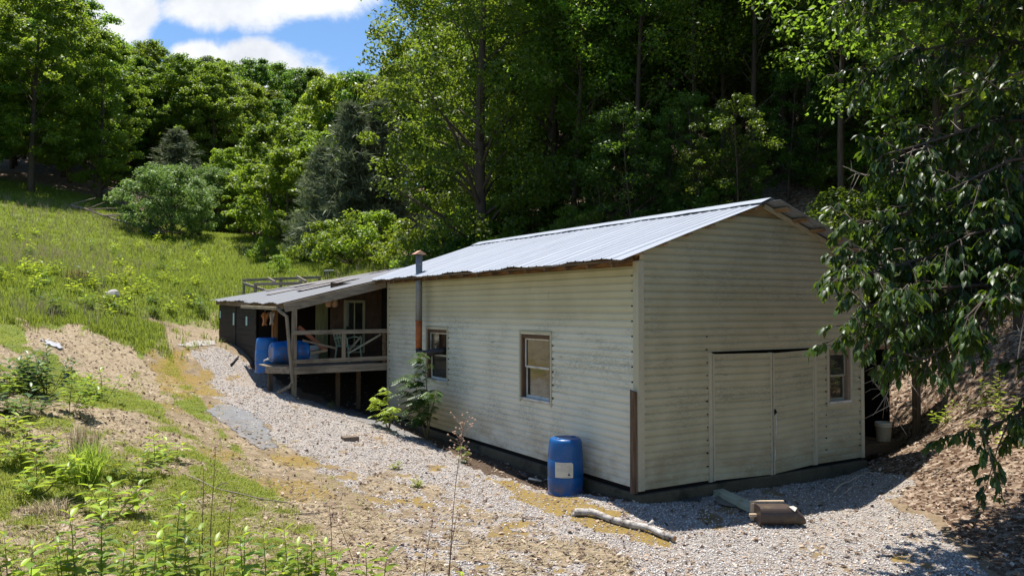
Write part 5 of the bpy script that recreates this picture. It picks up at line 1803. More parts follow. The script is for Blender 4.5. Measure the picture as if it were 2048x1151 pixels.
plant('grey_conifer', PINE[1], (p[0], p[1], h1(p[0], p[1])), 1.35, 0.5, 'broad grey green conifer rising behind the round shrubs', 'tree', None, (p[2] - h1(p[0], p[1])) / 8.5)
for (px, top, D, sc, lab_) in ((345, 328, 67, 0.84, 'round grey green shrub at the meadow head, left one of the pair'), (432, 335, 68, 0.86, 'wider round grey green shrub at the meadow head beside the young trees')):
    q = G(px, 466)
    p = at(px, top, q.y - 1.5)
    g = h1(p[0], p[1])
    plant('round_shrub', SHRUB[k % 2], (p[0], p[1], g - 0.3), sc, tr.uniform(0, 6.28), lab_, 'shrub', 'round shrubs at the meadow head', (p[2] - g) / 6.2)
    k += 1
# poplars behind the building
for i, (px, D, sc, lab_) in enumerate(((972, 31, 1.0, 'big leafy poplar overhanging the meadow side of the roof, sunlit left edge'), (1110, 34, 0.95, 'leafy dark poplar behind the middle of the ribbed roof'),
                                       (1010, 41, 1.05, 'tall poplar standing behind the two roofside poplars'))):
    x = (px - 1024) / FPX * D
    plant('poplar_tree', POP[i % 2], (x, D, h1(x, D) - 0.3), sc, tr.uniform(0, 6.28) if i else 2.4, lab_, 'tree', 'poplars behind the roof', None, M_LEAF2 if i == 0 else None)
# woods on the right hillside
for iy in range(12):
    for ix in range(13):
        x = 0.5 + ix * 4.0 + tr.uniform(-1.4, 1.4) + (iy % 2) * 2
        y = 26.5 + iy * 4.1 + tr.uniform(-1.4, 1.4)
        t, s = loc((x, y, 0))[:2]
        if t < 9.5 and s < 11.5 or t < 10.5 or x / y > 0.80 or (x < 8 and y < 31) or (x / y > 0.70 and y > 45):
            continue
        near = y < 36
        plant('woodland_tree', WOOD[k % 4], (x, y, h1(x, y) - 0.2), tr.uniform(0.8, 1.12), tr.uniform(0, 6.28),
              'slim trunked tree near the edge of the dark wood behind the building' if near else 'slim trunked tree deep in the dark wood up the right hillside',
              'tree', 'edge trees of the right wood' if near else 'trees of the right hillside wood', None, M_LEAF2 if k % 3 == 0 else None)
        k += 1
for (px, D) in [(940 + 58 * q, 66 + (q * 7) % 17) for q in range(21)] + [(900 + 80 * q, 54 + (q * 5) % 9) for q in range(15)]:
    x = (px - 1024) / FPX * D
    plant('hillside_tree', HILL[k % 5], (x, D, h1(x, D) - 0.2), tr.uniform(0.8, 1.0), tr.uniform(0, 6.28), 'full crowned tree far up the right hillside, behind the dark wood', 'tree', 'far trees of the right hillside')
    k += 1
for (px, D) in ((1230, 33), (1310, 34), (1370, 35), (1460, 34), (1560, 33), (1610, 34), (1690, 32), (1760, 31), (1800, 29), (1880, 31), (1950, 29), (2010, 27), (1275, 27), (1480, 25.5), (1900, 23), (1990, 24), (1720, 27), (1830, 26), (1920, 27), (1300, 38), (1400, 40), (1500, 38), (1600, 40), (1700, 38), (1800, 36), (1180, 38), (1960, 33), (2040, 30)):
    x = (px - 1024) / FPX * D
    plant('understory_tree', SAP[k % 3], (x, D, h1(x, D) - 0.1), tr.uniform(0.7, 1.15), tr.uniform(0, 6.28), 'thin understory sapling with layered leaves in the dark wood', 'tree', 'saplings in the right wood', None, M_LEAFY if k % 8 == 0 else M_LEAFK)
    k += 1
for (px, D) in ((1150, 30.5), (1215, 32), (1275, 30), (1340, 32.5), (1395, 30), (1455, 31.5), (1515, 29.5), (1570, 31), (1625, 29), (1690, 30), (1245, 36), (1310, 37), (1370, 36), (1430, 37.5), (1490, 35.5), (1550, 37), (1605, 35), (1660, 36.5), (1180, 37), (1720, 34)):
    x = (px - 1024) / FPX * D
    plant('woodland_tree', WOOD[k % 4], (x, D, h1(x, D) - 0.2), tr.uniform(0.85, 1.05), tr.uniform(0, 6.28), 'slim trunked tree near the edge of the dark wood behind the building', 'tree', 'edge trees of the right wood', None, M_LEAF2 if k % 2 else None)
    k += 1
for (px, D) in ((800, 54), (850, 58), (900, 52), (950, 60), (1000, 54), (830, 66), (900, 68)):
    x = (px - 1024) / FPX * D
    plant('hillside_tree', HILL[k % 5], (x, D, h1(x, D) - 0.2), tr.uniform(0.6, 0.75), tr.uniform(0, 6.28), 'full crowned tree on the slope glimpsed behind the poplars', 'tree', 'slope trees behind the poplars')
    k += 1
for (px, D) in ((1935, 16.8), (2030, 16.2), (2140, 15.0), (2260, 13.5), (1690, 24), (1790, 25), (1880, 22.5), (1980, 21.5), (2090, 20), (2200, 19), (1740, 28), (1850, 27.5), (1960, 26), (2080, 24.5), (2150, 16.5)):  # the nearest trees are added to throw shade on the bank
    x = (px - 1024) / FPX * D
    plant('bank_tree', WOOD[k % 4], (x, D, h1(x, D) - 0.2), tr.uniform(0.75, 1.0), tr.uniform(0, 6.28), 'slim tree on the leafy bank close behind the right side of the building', 'tree', 'trees of the right bank')
    k += 1
for q in range(34):
    px, D = 1075 + q * 20 + tr.uniform(-12, 12), tr.uniform(25.5, 33)
    x = (px - 1024) / FPX * D
    if loc((x, D, 0))[1] < 10.6 and loc((x, D, 0))[0] < 6.5:
        continue
    if q % 3:
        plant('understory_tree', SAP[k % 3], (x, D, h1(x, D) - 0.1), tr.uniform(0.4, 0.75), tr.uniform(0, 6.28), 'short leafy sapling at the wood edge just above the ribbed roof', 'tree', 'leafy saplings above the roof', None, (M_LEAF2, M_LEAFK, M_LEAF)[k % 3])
    else:
        plant('bush', BUSH[k % 2], (x, D, h1(x, D) - 0.1), tr.uniform(0.7, 1.3), tr.uniform(0, 6.28), 'low leafy bush growing just behind the ribbed roof', 'bush', 'bushes behind the building', None, (M_LEAF2, M_LEAF)[k % 2])
    k += 1
for (px, D, sc) in ((885, 31, 1.3), (920, 29.5, 1.2), (965, 29, 1.3), (1005, 28.5, 1.2), (1050, 28, 1.2), (940, 33, 1.4), (1000, 32, 1.4), (1680, 23, 1.2), (1730, 22, 1.3), (1790, 22.5, 1.2), (1850, 21, 1.1), (1930, 21, 1.2), (1990, 20, 1.0), (860, 29, 1.3), (1150, 27, 1.2), (1210, 28, 1.0), (1330, 25, 1.1), (1420, 24.5, 0.9), (1580, 22, 1.0), (1650, 21, 0.9), (1700, 20, 0.9), (1770, 21, 1.1), (1860, 20, 1.0)):
    x = (px - 1024) / FPX * D
    plant('bush', BUSH[k % 2], (x, D, h1(x, D) - 0.1), sc, tr.uniform(0, 6.28), 'low leafy bush growing just behind the ribbed roof', 'bush', 'bushes behind the building')
    k += 1
for (px, D, sc) in ((650, 40, 1.3), (700, 38, 1.5), (760, 37, 1.4), (820, 34, 1.3), (600, 44, 1.0), (530, 48, 1.0), (560, 38, 0.6)):
    x = (px - 1024) / FPX * D
    plant('bramble_bush', BUSH[k % 2], (x, D, h1(x, D) - 0.15), sc, tr.uniform(0, 6.28), 'bright bramble mound in the grass behind the shed roof', 'bush', 'bramble mounds behind the shed', None, M_LEAFY)
    k += 1

# the glossy leaved tree reaching in from the right
tx, ty = 10.6, 11.2
tg = h1(tx, ty)
gt_ = thing('glossy_leaved_tree', 'dark glossy leaved tree with long drooping leaves reaching over the building corner', 'tree', (tx, ty, tg))
LIMBS = [(3.4, [(2100, 560, 10), (1960, 540, 9.8), (1850, 535, 9.6), (1760, 560, 9.4), (1680, 580, 9.2)]),
         (4.0, [(2100, 400, 10.2), (1960, 420, 9.9), (1860, 430, 9.8), (1775, 455, 9.7), (1710, 470, 9.5)]),
         (2.8, [(2100, 540, 9.8), (1980, 590, 9.6), (1880, 640, 9.4), (1790, 660, 9.3), (1715, 690, 9.2)]),
         (3.2, [(2100, 620, 9.4), (1960, 590, 9.2), (1840, 600, 9.1), (1780, 615, 9.0), (1725, 640, 9.0)]),
         (4.8, [(2100, 260, 10.2), (1990, 260, 10), (1900, 290, 9.9), (1820, 315, 9.8), (1760, 330, 9.8)]),
         (5.6, [(2100, 120, 10.8), (1980, 90, 10.8), (1880, 110, 10.8), (1790, 130, 10.8), (1730, 170, 10.8)]),
         (6.0, [(2100, 10, 10.6), (1950, 10, 10.6), (1820, 20, 10.7), (1720, 10, 10.8), (1660, 15, 10.8)]),
         (2.6, [(2130, 800, 9.0), (2060, 840, 8.9), (1990, 870, 8.8), (1965, 885, 8.7)]),
         (3.6, [(2100, 470, 9.4), (2010, 470, 9.3), (1940, 490, 9.2), (1880, 520, 9.2)]),
         (3.0, [(2100, 520, 9.0), (2010, 590, 8.9), (1930, 690, 8.9), (1850, 740, 8.9), (1800, 725, 9.0)]),
         (4.4, [(2100, 330, 9.6), (2020, 340, 9.5), (1960, 370, 9.4), (1900, 400, 9.4)]),
         (5.2, [(2100, 200, 9.6), (2040, 190, 9.5), (2000, 200, 9.4)]),
         (3.3, [(2100, 540, 8.8), (2030, 570, 8.7), (1970, 620, 8.6), (1930, 660, 8.6)]),
         (2.9, [(2120, 600, 10.6), (1990, 610, 10.8), (1880, 580, 11.0), (1800, 560, 11.2)]),
         (3.7, [(2100, 480, 10.3), (1960, 500, 10.2), (1850, 510, 10.1), (1775, 520, 10.0), (1710, 535, 9.9)]),
         (3.0, [(2100, 560, 10.2), (1980, 610, 10.2), (1880, 690, 10.1), (1800, 690, 10.0), (1740, 650, 10)]),
         (3.4, [(2100, 520, 10.4), (2000, 540, 10.5), (1900, 610, 10.4), (1820, 640, 10.3)]),
         (4.2, [(2120, 440, 10.8), (2000, 380, 11.0), (1900, 350, 11.2), (1830, 380, 11.2)]),
         (6.5, [(2150, -100, 10.5), (2000, -120, 10.4), (1850, -140, 10.4), (1750, -120, 10.6)]),
         (7.5, [(2150, -250, 9.6), (2050, -330, 9.3), (1950, -380, 9.3), (1850, -330, 9.6), (1780, -280, 9.8)]),
         (7.0, [(2200, -150, 10.2), (2060, -260, 10.0), (1920, -230, 10.2), (1800, -200, 10.4)]),
         (6.6, [(2250, -100, 9.0), (2150, -200, 8.7), (2050, -180, 8.6), (1960, -160, 8.8)]),
         (7.8, [(2250, -380, 10.4), (2100, -450, 10.2), (1980, -470, 10.2), (1880, -430, 10.4)]),
         (7.2, [(2250, -300, 8.8), (2180, -420, 8.5), (2100, -480, 8.4), (2000, -500, 8.5)]),
         (9.0, [(2150, -250, 12.4), (1960, -310, 12.2), (1800, -340, 12.2), (1650, -330, 12.2), (1540, -300, 12.2)]),
         (9.4, [(2100, -330, 12.8), (1900, -400, 12.8), (1740, -400, 12.8), (1600, -390, 12.8)]),
         (8.6, [(2200, -280, 11.4), (2020, -330, 11.3), (1880, -350, 11.2), (1740, -330, 11.2), (1650, -310, 11.4)]),
         (9.8, [(2150, -450, 11.8), (1980, -470, 11.8), (1850, -480, 11.8), (1700, -450, 11.8)]),
         (8.8, [(2250, -200, 12.0), (2100, -250, 11.8), (1980, -260, 11.8), (1860, -270, 11.8), (1760, -280, 11.8)]),
         (8.4, [(2300, -300, 10.6), (2150, -340, 10.6), (2030, -350, 10.7), (1930, -330, 10.8)]),
         (6.3, [(2150, -40, 9.3), (2050, -150, 9.0), (1950, -250, 9.0), (1850, -260, 9.2)])]
r = np.random.default_rng(5)
mbt, mbl = MB((tx, ty, tg)), MB((tx, ty, tg))
mbt.tube([(tx, ty, tg - 0.3), (tx - 0.1, ty, tg + 2.5), (tx - 0.05, ty + 0.1, tg + 5), (tx + 0.1, ty, tg + 9)], [0.24, 0.19, 0.14, 0.05], 12)
mbt.build('trunk', M_BARK, gt_, True)
LC, LT, LN, LL = [], [], [], []


def twig(p, d, l, nleaf):
    """a drooping twig with a whorl of long leaves"""
    if FREE and 1024 + FPX * p.x / p.y > 1975 and 616 - FPX * (p.z - CZ) / p.y > 600 or FREE and 616 - FPX * (p.z - CZ) / p.y > 760:
        return
    q = p + d * l * 0.5 + Vector((0, 0, 0.02))
    e = p + d * l + Vector((0, 0, -0.12 * l - 0.03))
    mbl.tube([p, q, e], [0.007, 0.005, 0.003], 4, False)
    for i in range(nleaf):
        f = 0.35 + 0.65 * (i + 0.5) / nleaf
        b = p.lerp(q, f * 2) if f < 0.5 else q.lerp(e, f * 2 - 1)
        a = r.random() * 6.28
        side = Vector((math.cos(a), math.sin(a), 0))
        t_ = (d * 0.55 + side * 0.75 + Vector((0, 0, -0.75 - 0.5 * r.random()))).normalized()
        L = 0.06 + 0.095 * r.random() ** 1.2
        nn = Vector((-d.y, d.x, 0)) * float(r.normal()) * 0.4 + Vector((0, 0, 0.8)) + side * 0.5
        LC.append(b)
        LT.append(t_)
        LN.append(nn)
        LL.append(L)


for li, (z0, pts) in enumerate(LIMBS):
    FREE = pts[0][1] != 800
    P = [Vector((tx, ty, tg + z0 - 0.4))] + [Vector(at(*q)) for q in pts]
    for i in range(1, len(P)):
        P[i] = P[i] + Vector((0, 0, 0.12))
    n_ = len(P)
    mbl.tube(P, [0.023 * (1 - i / n_) ** 0.8 + 0.004 for i in range(n_)], 6, False)
    for i in range(1, n_):
        a, b = P[i - 1], P[i]
        ln = (b - a).length
        along = (b - a).normalized()
        st = max(2, int(ln / 0.10))
        for j in range(st):
            f = (j + r.random()) / st
            if i == 1 and f < 0.6:
                continue
            p = a.lerp(b, f)
            sg = 1 if r.random() < 0.5 else -1
            side = along.cross(Vector((0, 0, 1))).normalized() * sg
            d = (along * (0.3 + 0.6 * r.random()) + side * (0.2 + 0.8 * r.random()) + Vector((0, 0, 0.55 * r.normal() - 0.1))).normalized()
            l = (0.25 + 0.55 * r.random()) * (1.0 if i < n_ - 1 else 0.75)
            q = p + d * l * 0.5 + Vector((0, 0, 0.05 * l))
            e = p + d * l + Vector((0, 0, -0.1 * l))
            mbl.tube([p, q, e], [0.010, 0.007, 0.004], 4, False)
            nt_ = max(2, int(l / 0.085))
            for g in range(nt_):
                ff = (g + 0.6) / nt_
                b_ = p.lerp(q, ff * 2) if ff < 0.5 else q.lerp(e, ff * 2 - 1)
                dd = (d * 0.5 + Vector((float(r.normal()) * .6, float(r.normal()) * .6, float(r.normal()) * .35 - 0.15))).normalized()
                twig(b_, dd, 0.08 + 0.14 * r.random(), 8 + int(6 * r.random()))
            twig(e, d, 0.14, 10)
mbl.build('branches', pm('brown_branch_bark', (0.07, 0.052, 0.04), 0.85, 0.3, 6, 40), gt_, True)


def long_leaves(name, C, T, Nn, L, wid, mat, parent, off, fold=0.25):
    C, T, Nn, L = np.array([tuple(c) for c in C]), nrmz(np.array([tuple(t) for t in T])), np.array([tuple(q) for q in Nn]), np.array(L)
    B = nrmz(np.cross(Nn, T))
    U = nrmz(np.cross(T, B))
    off = np.array(off)
    w_ = L * wid

    def pt(f, b, u):
        return C + T * (L * f)[:, None] + B * (w_ * b)[:, None] + U * (w_ * u)[:, None] - off
    bend = -0.25
    V = np.stack([pt(0, 0, 0), pt(0.3, 0.8, fold), pt(0.62, 0.85, fold + bend * .3), pt(1.0, 0, bend * 2), pt(0.62, -0.85, fold + bend * .3), pt(0.3, -0.8, fold), pt(0.35, 0, 0), pt(0.66, 0, bend * .5)], 1).reshape(-1, 3)
    base = (np.arange(len(C)) * 8)[:, None]
    f4 = np.array([(0, 6, 1, 1), (6, 7, 2, 1), (7, 3, 2, 2), (0, 5, 6, 6), (6, 5, 4, 7), (7, 4, 3, 3)])
    tri = [(0, 6, 1), (6, 7, 2), (6, 2, 1), (7, 3, 2), (0, 5, 6), (6, 5, 4), (6, 4, 7), (7, 4, 3)]
    Fa = (np.array(tri)[None] + base[:, :, None]).reshape(-1, 3)
    me = setm(np_mesh(name, V, Fa), mat, True)
    return link(name, me, parent)


long_leaves('crown', LC, LT, LN, LL, 0.23, M_LEAFD, gt_, (tx, ty, tg))

# bare pale branches
def bare_branch(name, label, pts, rad, kids, seed):
    rr_ = random.Random(seed)
    P = [Vector(at(*q)) for q in pts]
    o_ = thing(name, label, 'branch', P[0])
    mb = MB(tuple(P[0]))
    mb.tube(P, [rad * (1 - 0.75 * i / (len(P) - 1)) for i in range(len(P))], 6)
    for _ in range(kids):
        i = rr_.randrange(1, len(P))
        b = P[i - 1].lerp(P[i], rr_.random())
        d = Vector((rr_.uniform(-1, .3), rr_.uniform(-.5, .5), rr_.uniform(-.8, .5))).normalized()
        l = rr_.uniform(0.15, 0.5)
        mb.tube([b, b + d * l * 0.5 + Vector((0, 0, rr_.uniform(-.05, .05))), b + d * l], [rad * 0.4, rad * 0.3, rad * 0.15], 4)
    mb.build('wood', M_TWIG, o_, True)


bare_branch('dead_branch', 'bare pale twigs hanging over the side porch opening', [(1850, 640, 12.6), (1790, 680, 12.8), (1812, 715, 12.8), (1830, 730, 12.9), (1785, 765, 13), (1772, 790, 13), (1785, 830, 13)], 0.022, 16, 1)
bare_branch('dead_branch', 'second tangle of bare twigs beside the wall in the side porch', [(1760, 730, 13.4), (1745, 760, 13.5), (1765, 785, 13.4), (1780, 800, 13.5)], 0.014, 12, 2)
bare_branch('dead_branch', 'pale curved bare branch high among the right tree leaves', [(2048, 145, 11.5), (2000, 155, 11.6), (1950, 178, 11.8), (1890, 195, 12)], 0.018, 6, 3)
bare_branch('dead_branch', 'long bare branch crossing the right tree under its middle leaves', [(2010, 245, 11), (1960, 265, 11.2), (1900, 285, 11.4), (1830, 300, 11.6), (1780, 322, 11.8)], 0.022, 14, 4)
bare_branch('dead_branch', 'low bare branch curving left over the back roof slope', [(1830, 330, 15), (1780, 345, 15.2), (1730, 350, 15.5), (1700, 340, 15.6)], 0.02, 10, 5)
bare_branch('dead_branch', 'thin bare stems standing on the leafy bank at the far right', [(2030, 760, 13.4), (2038, 700, 13.4), (2046, 650, 13.5), (2052, 600, 13.5)], 0.014, 10, 6)

# ================================================================ plants near the camera
M_WEED = leafmat('weed_leaf', (0.075, 0.15, 0.012), (0.22, 0.30, 0.025), (0.50, 0.62, 0.04), 0.45, 0.4, 0.4, 0.012)
M_WEEDD = leafmat('dark_weed_leaf', (0.028, 0.07, 0.014), (0.075, 0.14, 0.03), (0.20, 0.32, 0.04), 0.3, 0.4, 0.45, 0.012)
M_STEM = pm('reddish_weed_stem', (0.16, 0.13, 0.06), 0.7, 0.3)
M_DRY = pm('dry_brown_stalk', (0.16, 0.095, 0.06), 0.85, 0.3)
wr = random.Random(31)


def weed(px, py, D, label, nst=1, spread=0.06, lf=0.15, mat=None, group='leafy weeds in the foreground', name='leafy_weed', cat='weed', dens=28):
    top = at(px, py, D)
    g = h1(top[0], top[1])
    H = max(0.15, top[2] - g)
    o_ = thing(name, label, cat, (top[0], top[1], g), 0, group)
    C, T, Nn, L = [], [], [], []
    mb = MB()
    for k in range(nst):
        a = wr.uniform(0, 6.28)
        h_ = H * (1 if k == 0 else wr.uniform(0.55, 0.95))
        bx, by = spread * math.cos(a) * (k > 0), spread * math.sin(a) * (k > 0)
        lx, ly = wr.uniform(-.05, .05) + bx * 0.5, wr.uniform(-.05, .05) + by * 0.5
        P = [Vector((bx * (0.06 + 0.94 * f ** 0.5) + lx * f * f, by * (0.06 + 0.94 * f ** 0.5) + ly * f * f, -0.03 + (h_ + 0.03) * f)) for f in (0, 0.1, 0.35, 0.7, 1)]
        P[0] = Vector((0.002 * k, 0, -0.03))
        mb.tube(P, [0.0055, 0.0055, 0.005, 0.004, 0.002], 5)
        nl = max(8, int(h_ * dens))
        for i in range(nl):
            f = 0.15 + 0.85 * i / nl
            z = h_ * f
            aa_ = i * 2.4 + k
            p = Vector((bx + lx * f * f, by + ly * f * f, z))
            up = 0.15 + 0.9 * max(0, f - 0.75) * 3 + wr.uniform(-.25, .2)
            C.append(p)
            T.append(Vector((math.cos(aa_), math.sin(aa_), up)))
            Nn.append(Vector((-0.3 * math.cos(aa_), -0.3 * math.sin(aa_), 1)))
            L.append(lf * (0.55 + 0.6 * math.sin(PI * min(1, 0.15 + f * 0.8))) * wr.uniform(0.75, 1.15))
    mb.build('stem', M_STEM, o_, True)
    long_leaves('leaves', C, T, Nn, L, 0.22, mat or M_WEED, o_, (0, 0, 0), 0.3)
    return o_


FW = 'leafy green weed with pointed leaves along the bottom of the bank'
for (px, py, D, ns) in ((18, 1060, 6.6, 2), (62, 1085, 6.5, 2), (128, 1075, 6.7, 3), (152, 1012, 6.8, 2), (205, 1022, 6.9, 2), (240, 1090, 6.5, 2), (268, 1062, 6.7, 2), (305, 1070, 6.6, 2), (350, 985, 7.0, 2), (372, 1010, 7.0, 1),
                        (400, 1055, 6.8, 2), (425, 1075, 6.6, 1), (488, 1055, 6.9, 2), (535, 1060, 6.9, 2), (578, 1050, 7.1, 2), (600, 1082, 6.9, 3), (625, 1070, 7.0, 2), (655, 1085, 6.9, 2), (735, 1082, 7.3, 2), (765, 1098, 7.2, 2), (925, 1138, 7.9, 1)):
    weed(px, py, D, FW, ns, 0.09, 0.165)
# leafy clumps on the left bank
for (px, py, D, ns, lab_) in ((55, 705, 13.5, 9, 'bushy weed clump with broad dark leaves at the left edge below the mound'), (95, 690, 14.0, 8, 'tall bushy weed clump leaning toward the bare mound'), (60, 770, 12.2, 8, 'low bushy weed clump under the taller left clumps'),
                            (20, 740, 13.0, 6, 'weed clump cut by the left picture edge'), (140, 745, 13.0, 3, 'small upright weed beside the bare mound foot'), (45, 855, 10.4, 6, 'broad leaved weed clump left of the sedge tuft'),
                            (75, 900, 9.6, 5, 'low docks and weeds beside the sedge tuft'), (217, 960, 9.2, 5, 'small dense green weed in front of the sedge tuft'), (285, 895, 10.8, 4, 'weed patch right of the sedge tuft'), (205, 738, 15.0, 3, 'weed on the grass strip under the bare mound'),
                            (310, 870, 11.6, 2, 'thin weed right of the sedge tuft at the ditch edge'), (10, 830, 11.0, 5, 'leafy weed at the left edge above the docks')):
    weed(px, py, D, lab_, ns + 1, 0.30, 0.19, M_WEEDD if ns > 7 else M_WEED, 'weeds on the left bank', 'bank_weed', 'weed', 34)
# scattered tall herbs in the meadow
ml = 'taller leafy herb standing up out of the meadow grass'
for _ in range(70):
    px, py = wr.uniform(-10, 420), wr.uniform(470, 640)
    q = G(px, py)
    if q.y < 18 or q.y > 55:
        continue
    weed(px, py - wr.uniform(0.5, 0.9) * FPX / q.y * 0.9, q.y, ml, 3, 0.18, 0.24, M_WEED if wr.random() < 0.6 else M_WEEDD, 'tall herbs in the meadow', 'meadow_herb', 'weed', 15)


# tufts
def tuft(name, label, cat, px, py, H, spread, nb, mat, lean=0.9, wid=0.008):
    q = G(px, py)
    V, Fa = blade_tuft(nb, spread / H, lean, wid / H, int(px))
    o_ = tag(link(name, setm(np_mesh(name, V * np.array([H, H, H]), Fa), mat)), label, cat)
    o_.location = q
    return o_


tuft('sedge_tuft', 'tall green sedge tuft on the left bank', 'grass tuft', 172, 970, 0.75, 0.16, 220, grass_m, 0.8, 0.007)
tuft('dry_grass_tuft', 'dry straw tuft behind the sedge tuft', 'grass tuft', 168, 905, 0.5, 0.2, 120, dry_m, 0.7, 0.006)
tuft('dry_grass_tuft', 'low brown dead grass tuft on bare soil at the lower left', 'grass tuft', 95, 1030, 0.22, 0.2, 140, dry_m, 1.1, 0.006)
tuft('dry_grass_tuft', 'small brown dead grass tuft beside the dense green weed', 'grass tuft', 255, 1000, 0.2, 0.12, 90, dry_m, 1.1, 0.006)
tuft('reddish_grass_tuft', 'reddish dry grass tuft in the left meadow', 'grass tuft', 155, 560, 0.55, 0.4, 90, leafmat('reddish_blade', (0.24, 0.16, 0.07), (0.38, 0.27, 0.13), (0.34, 0.25, 0.11), 0.2, 0.7, 0.1, 0.005), 0.5, 0.02)


M_SEED = pm('dry_seed_head', (0.33, 0.22, 0.16), 0.9, 0.3)
# dry seed stalks standing in front
def stalk(label, top, base, D, seed, head=0.16, nh=26):
    rr_ = random.Random(seed)
    a = Vector(at(top[0], top[1], D))
    b = Vector(at(base[0], base[1], D * 0.985))
    d = (a - b).normalized()
    k_ = 0
    while b.z > h1(b.x, b.y) and k_ < 60:
        b = b - d * 0.05
        k_ += 1
    o_ = thing('dry_stalk', label, 'dead stalk', b, 0, 'dry seed stalks')
    mb = MB(tuple(b))
    P = [b.lerp(a, f) + Vector((0.012 * math.sin(f * 6 + seed), 0, 0)) for f in np.linspace(0, 1, 7)]
    mb.tube(P, [0.0055, 0.005, 0.0045, 0.004, 0.0035, 0.003, 0.002], 5)
    nf_ = len(mb.f)
    if nh:
        ln = (a - b).length
        for _ in range(nh):
            f = rr_.uniform(0.78, 1.0)
            p = b.lerp(a, f)
            v_ = Vector((rr_.uniform(-1, 1), rr_.uniform(-1, 1), rr_.uniform(0.2, 1.0))).normalized() * head * rr_.uniform(0.3, 1)
            mb.tube([p, p + v_], [0.002, 0.0015], 4)
            mb.lathe([(0, -0.012), (0.012, 0), (0, 0.012)], 6, Matrix.Translation(p + v_))
    two_tone(mb.build('stem', M_DRY, o_, False), nf_, M_SEED)


stalk('tall dry stalk with brown fluffy head in front of the cream wall', (926, 845), (895, 1151), 8.0, 1, 0.20, 40)
stalk('dry stalk with small head on the left of the bank weeds', (429, 890), (421, 1151), 7.3, 2, 0.05, 8)
stalk('thin dry stalk leaning right near the gravel edge', (662, 1015), (720, 1151), 7.6, 3, 0.05, 6)
stalk('straight thin dry stalk beside the leaning one', (660, 1010), (662, 1151), 7.6, 4, 0.06, 10)
stalk('bent dry stalk between the leafy weeds', (466, 995), (445, 1151), 7.2, 5, 0.06, 8)
stalk('short forked dry stalk on the mossy gravel', (868, 1035), (845, 1151), 8.0, 6, 0.08, 6)
stalk('dark dry stalk right beside the tall one', (915, 1020), (897, 1151), 8.05, 7, 0.03, 3)
stalk('thin reddish stalk among weeds at the left front', (405, 940), (408, 1140), 7.2, 8, 0.05, 6)


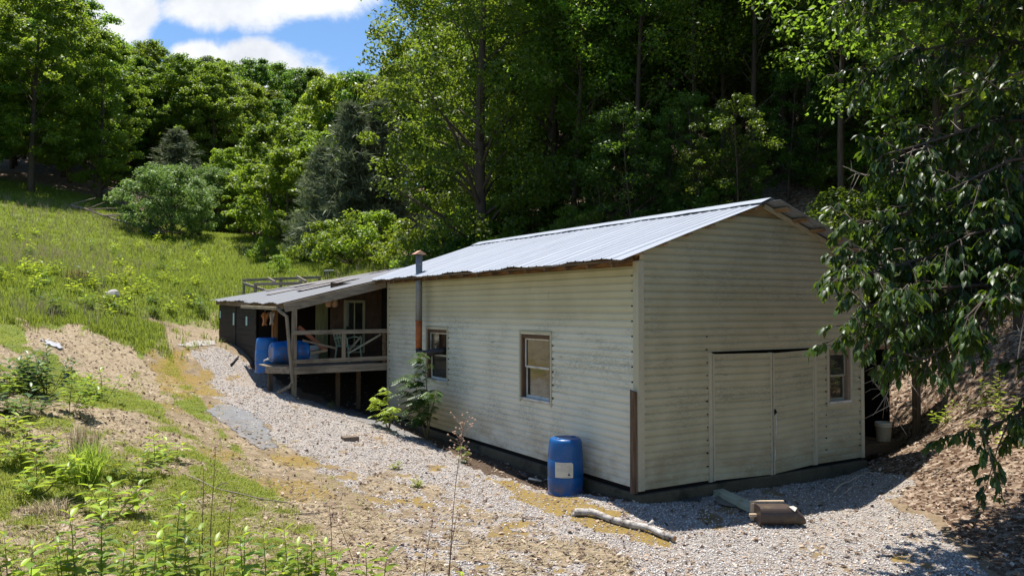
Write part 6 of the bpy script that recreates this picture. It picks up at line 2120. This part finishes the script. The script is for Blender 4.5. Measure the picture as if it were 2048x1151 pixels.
# pinnate saplings by the long wall
def sapling(label, t, s, H, nfr, fl, seed, mat, name='pinnate_sapling'):
    rr_ = random.Random(seed)
    p = wor(t, s, 0)
    g = h1(p.x, p.y)
    o_ = thing(name, label, 'sapling', (p.x, p.y, g), PSI, 'pinnate saplings by the wall')
    mb = MB()
    C, T, Nn, L = [], [], [], []
    stems = [[Vector((0, 0, -0.05)), Vector((0.03, 0, H * 0.4)), Vector((-0.02, 0.03, H * 0.75)), Vector((0.0, 0.05, H))]]
    if H > 0.8:
        stems.append([Vector((0, 0, -0.03)), Vector((-0.03, -0.25, H * 0.3)), Vector((-0.05, -0.5, H * 0.5)), Vector((-0.08, -0.75, H * 0.58))])
        stems.append([Vector((0, 0, -0.03)), Vector((-0.08, 0.2, H * 0.3)), Vector((-0.12, 0.3, H * 0.6)), Vector((-0.14, 0.36, H * 0.72))])
    for st in stems:
        mb.tube(st, [0.016, 0.012, 0.008, 0.005], 6)
        for k in range(nfr):
            f = 0.22 + 0.78 * k / nfr
            q = f * 3
            b = st[int(min(2, q))].lerp(st[int(min(2, q)) + 1], q - int(min(2, q)))
            a = k * 2.4 + rr_.uniform(-.4, .4)
            dx = math.cos(a)
            if dx > 0.2 and t > -1.2:
                dx = -dx * 0.6
            d = Vector((dx, math.sin(a), 0))
            l = fl * rr_.uniform(0.7, 1.1)
            pr = [b, b + d * l * 0.5 + Vector((0, 0, 0.16 * l)), b + d * l + Vector((0, 0, -0.05 * l))]
            mb.tube(pr, [0.004, 0.003, 0.002], 4, False)
            side = d.cross(Vector((0, 0, 1))).normalized()
            for i in range(9):
                g_ = 0.22 + 0.78 * i / 8
                c = pr[0].lerp(pr[1], g_ * 2) if g_ < 0.5 else pr[1].lerp(pr[2], g_ * 2 - 1)
                for sg in (-1, 1):
                    C.append(c)
                    T.append(side * sg + d * 0.35 + Vector((0, 0, -0.35)))
                    Nn.append(Vector((0, 0, 1)) + side * sg * 0.3)
                    L.append(0.34 * fl * (0.45 + 0.55 * math.sin(PI * (0.12 + 0.8 * g_))) * rr_.uniform(0.85, 1.1))
    mb.build('stem', M_STEM, o_, True)
    long_leaves('leaves', C, T, Nn, L, 0.17, mat, o_, (0, 0, 0), 0.2)


sapling('tall feathery leaved sapling growing against the cream wall by the stove pipe', -0.5, 6.35, 1.85, 20, 0.52, 1, leafmat('sapling_leaf', (0.02, 0.052, 0.012), (0.055, 0.11, 0.024), (0.18, 0.28, 0.04), 0.28, 0.45, 0.4, 0.01))
sapling('small feathery sapling at the wall foot left of the tall sapling', -0.8, 7.75, 0.95, 9, 0.36, 2, M_WEED)
sapling('tiny light green feathery seedling at the gravel edge near the dry stalk', -0.75, 4.05, 0.32, 5, 0.24, 3, M_WEED)
for (px, py, D, lab_) in ((662, 800, 19, 'tiny yellow green seedling in the dark gap below the porch'), (793, 925, 13.7, 'tiny seedling sprouting in the gravel by the paving brick'), (835, 955, 12.6, 'small pale seedling sprouting from the open gravel')):
    weed(px, py, D, lab_, 3, 0.05, 0.09, M_WEED, 'seedlings in the gravel', 'gravel_seedling', 'seedling', 40)
# bright herbs on the leafy right bank
for (px, py, D) in ((2000, 740, 13.6), (2030, 790, 13.0), (1935, 790, 14.5), (1890, 810, 14.8), (2035, 850, 12.2), (1955, 840, 13.4)):
    weed(px, py, D, 'small green herb among the dead leaves of the right bank', 4, 0.2, 0.13, M_WEED, 'herbs on the right bank', 'bank_herb', 'weed', 24)
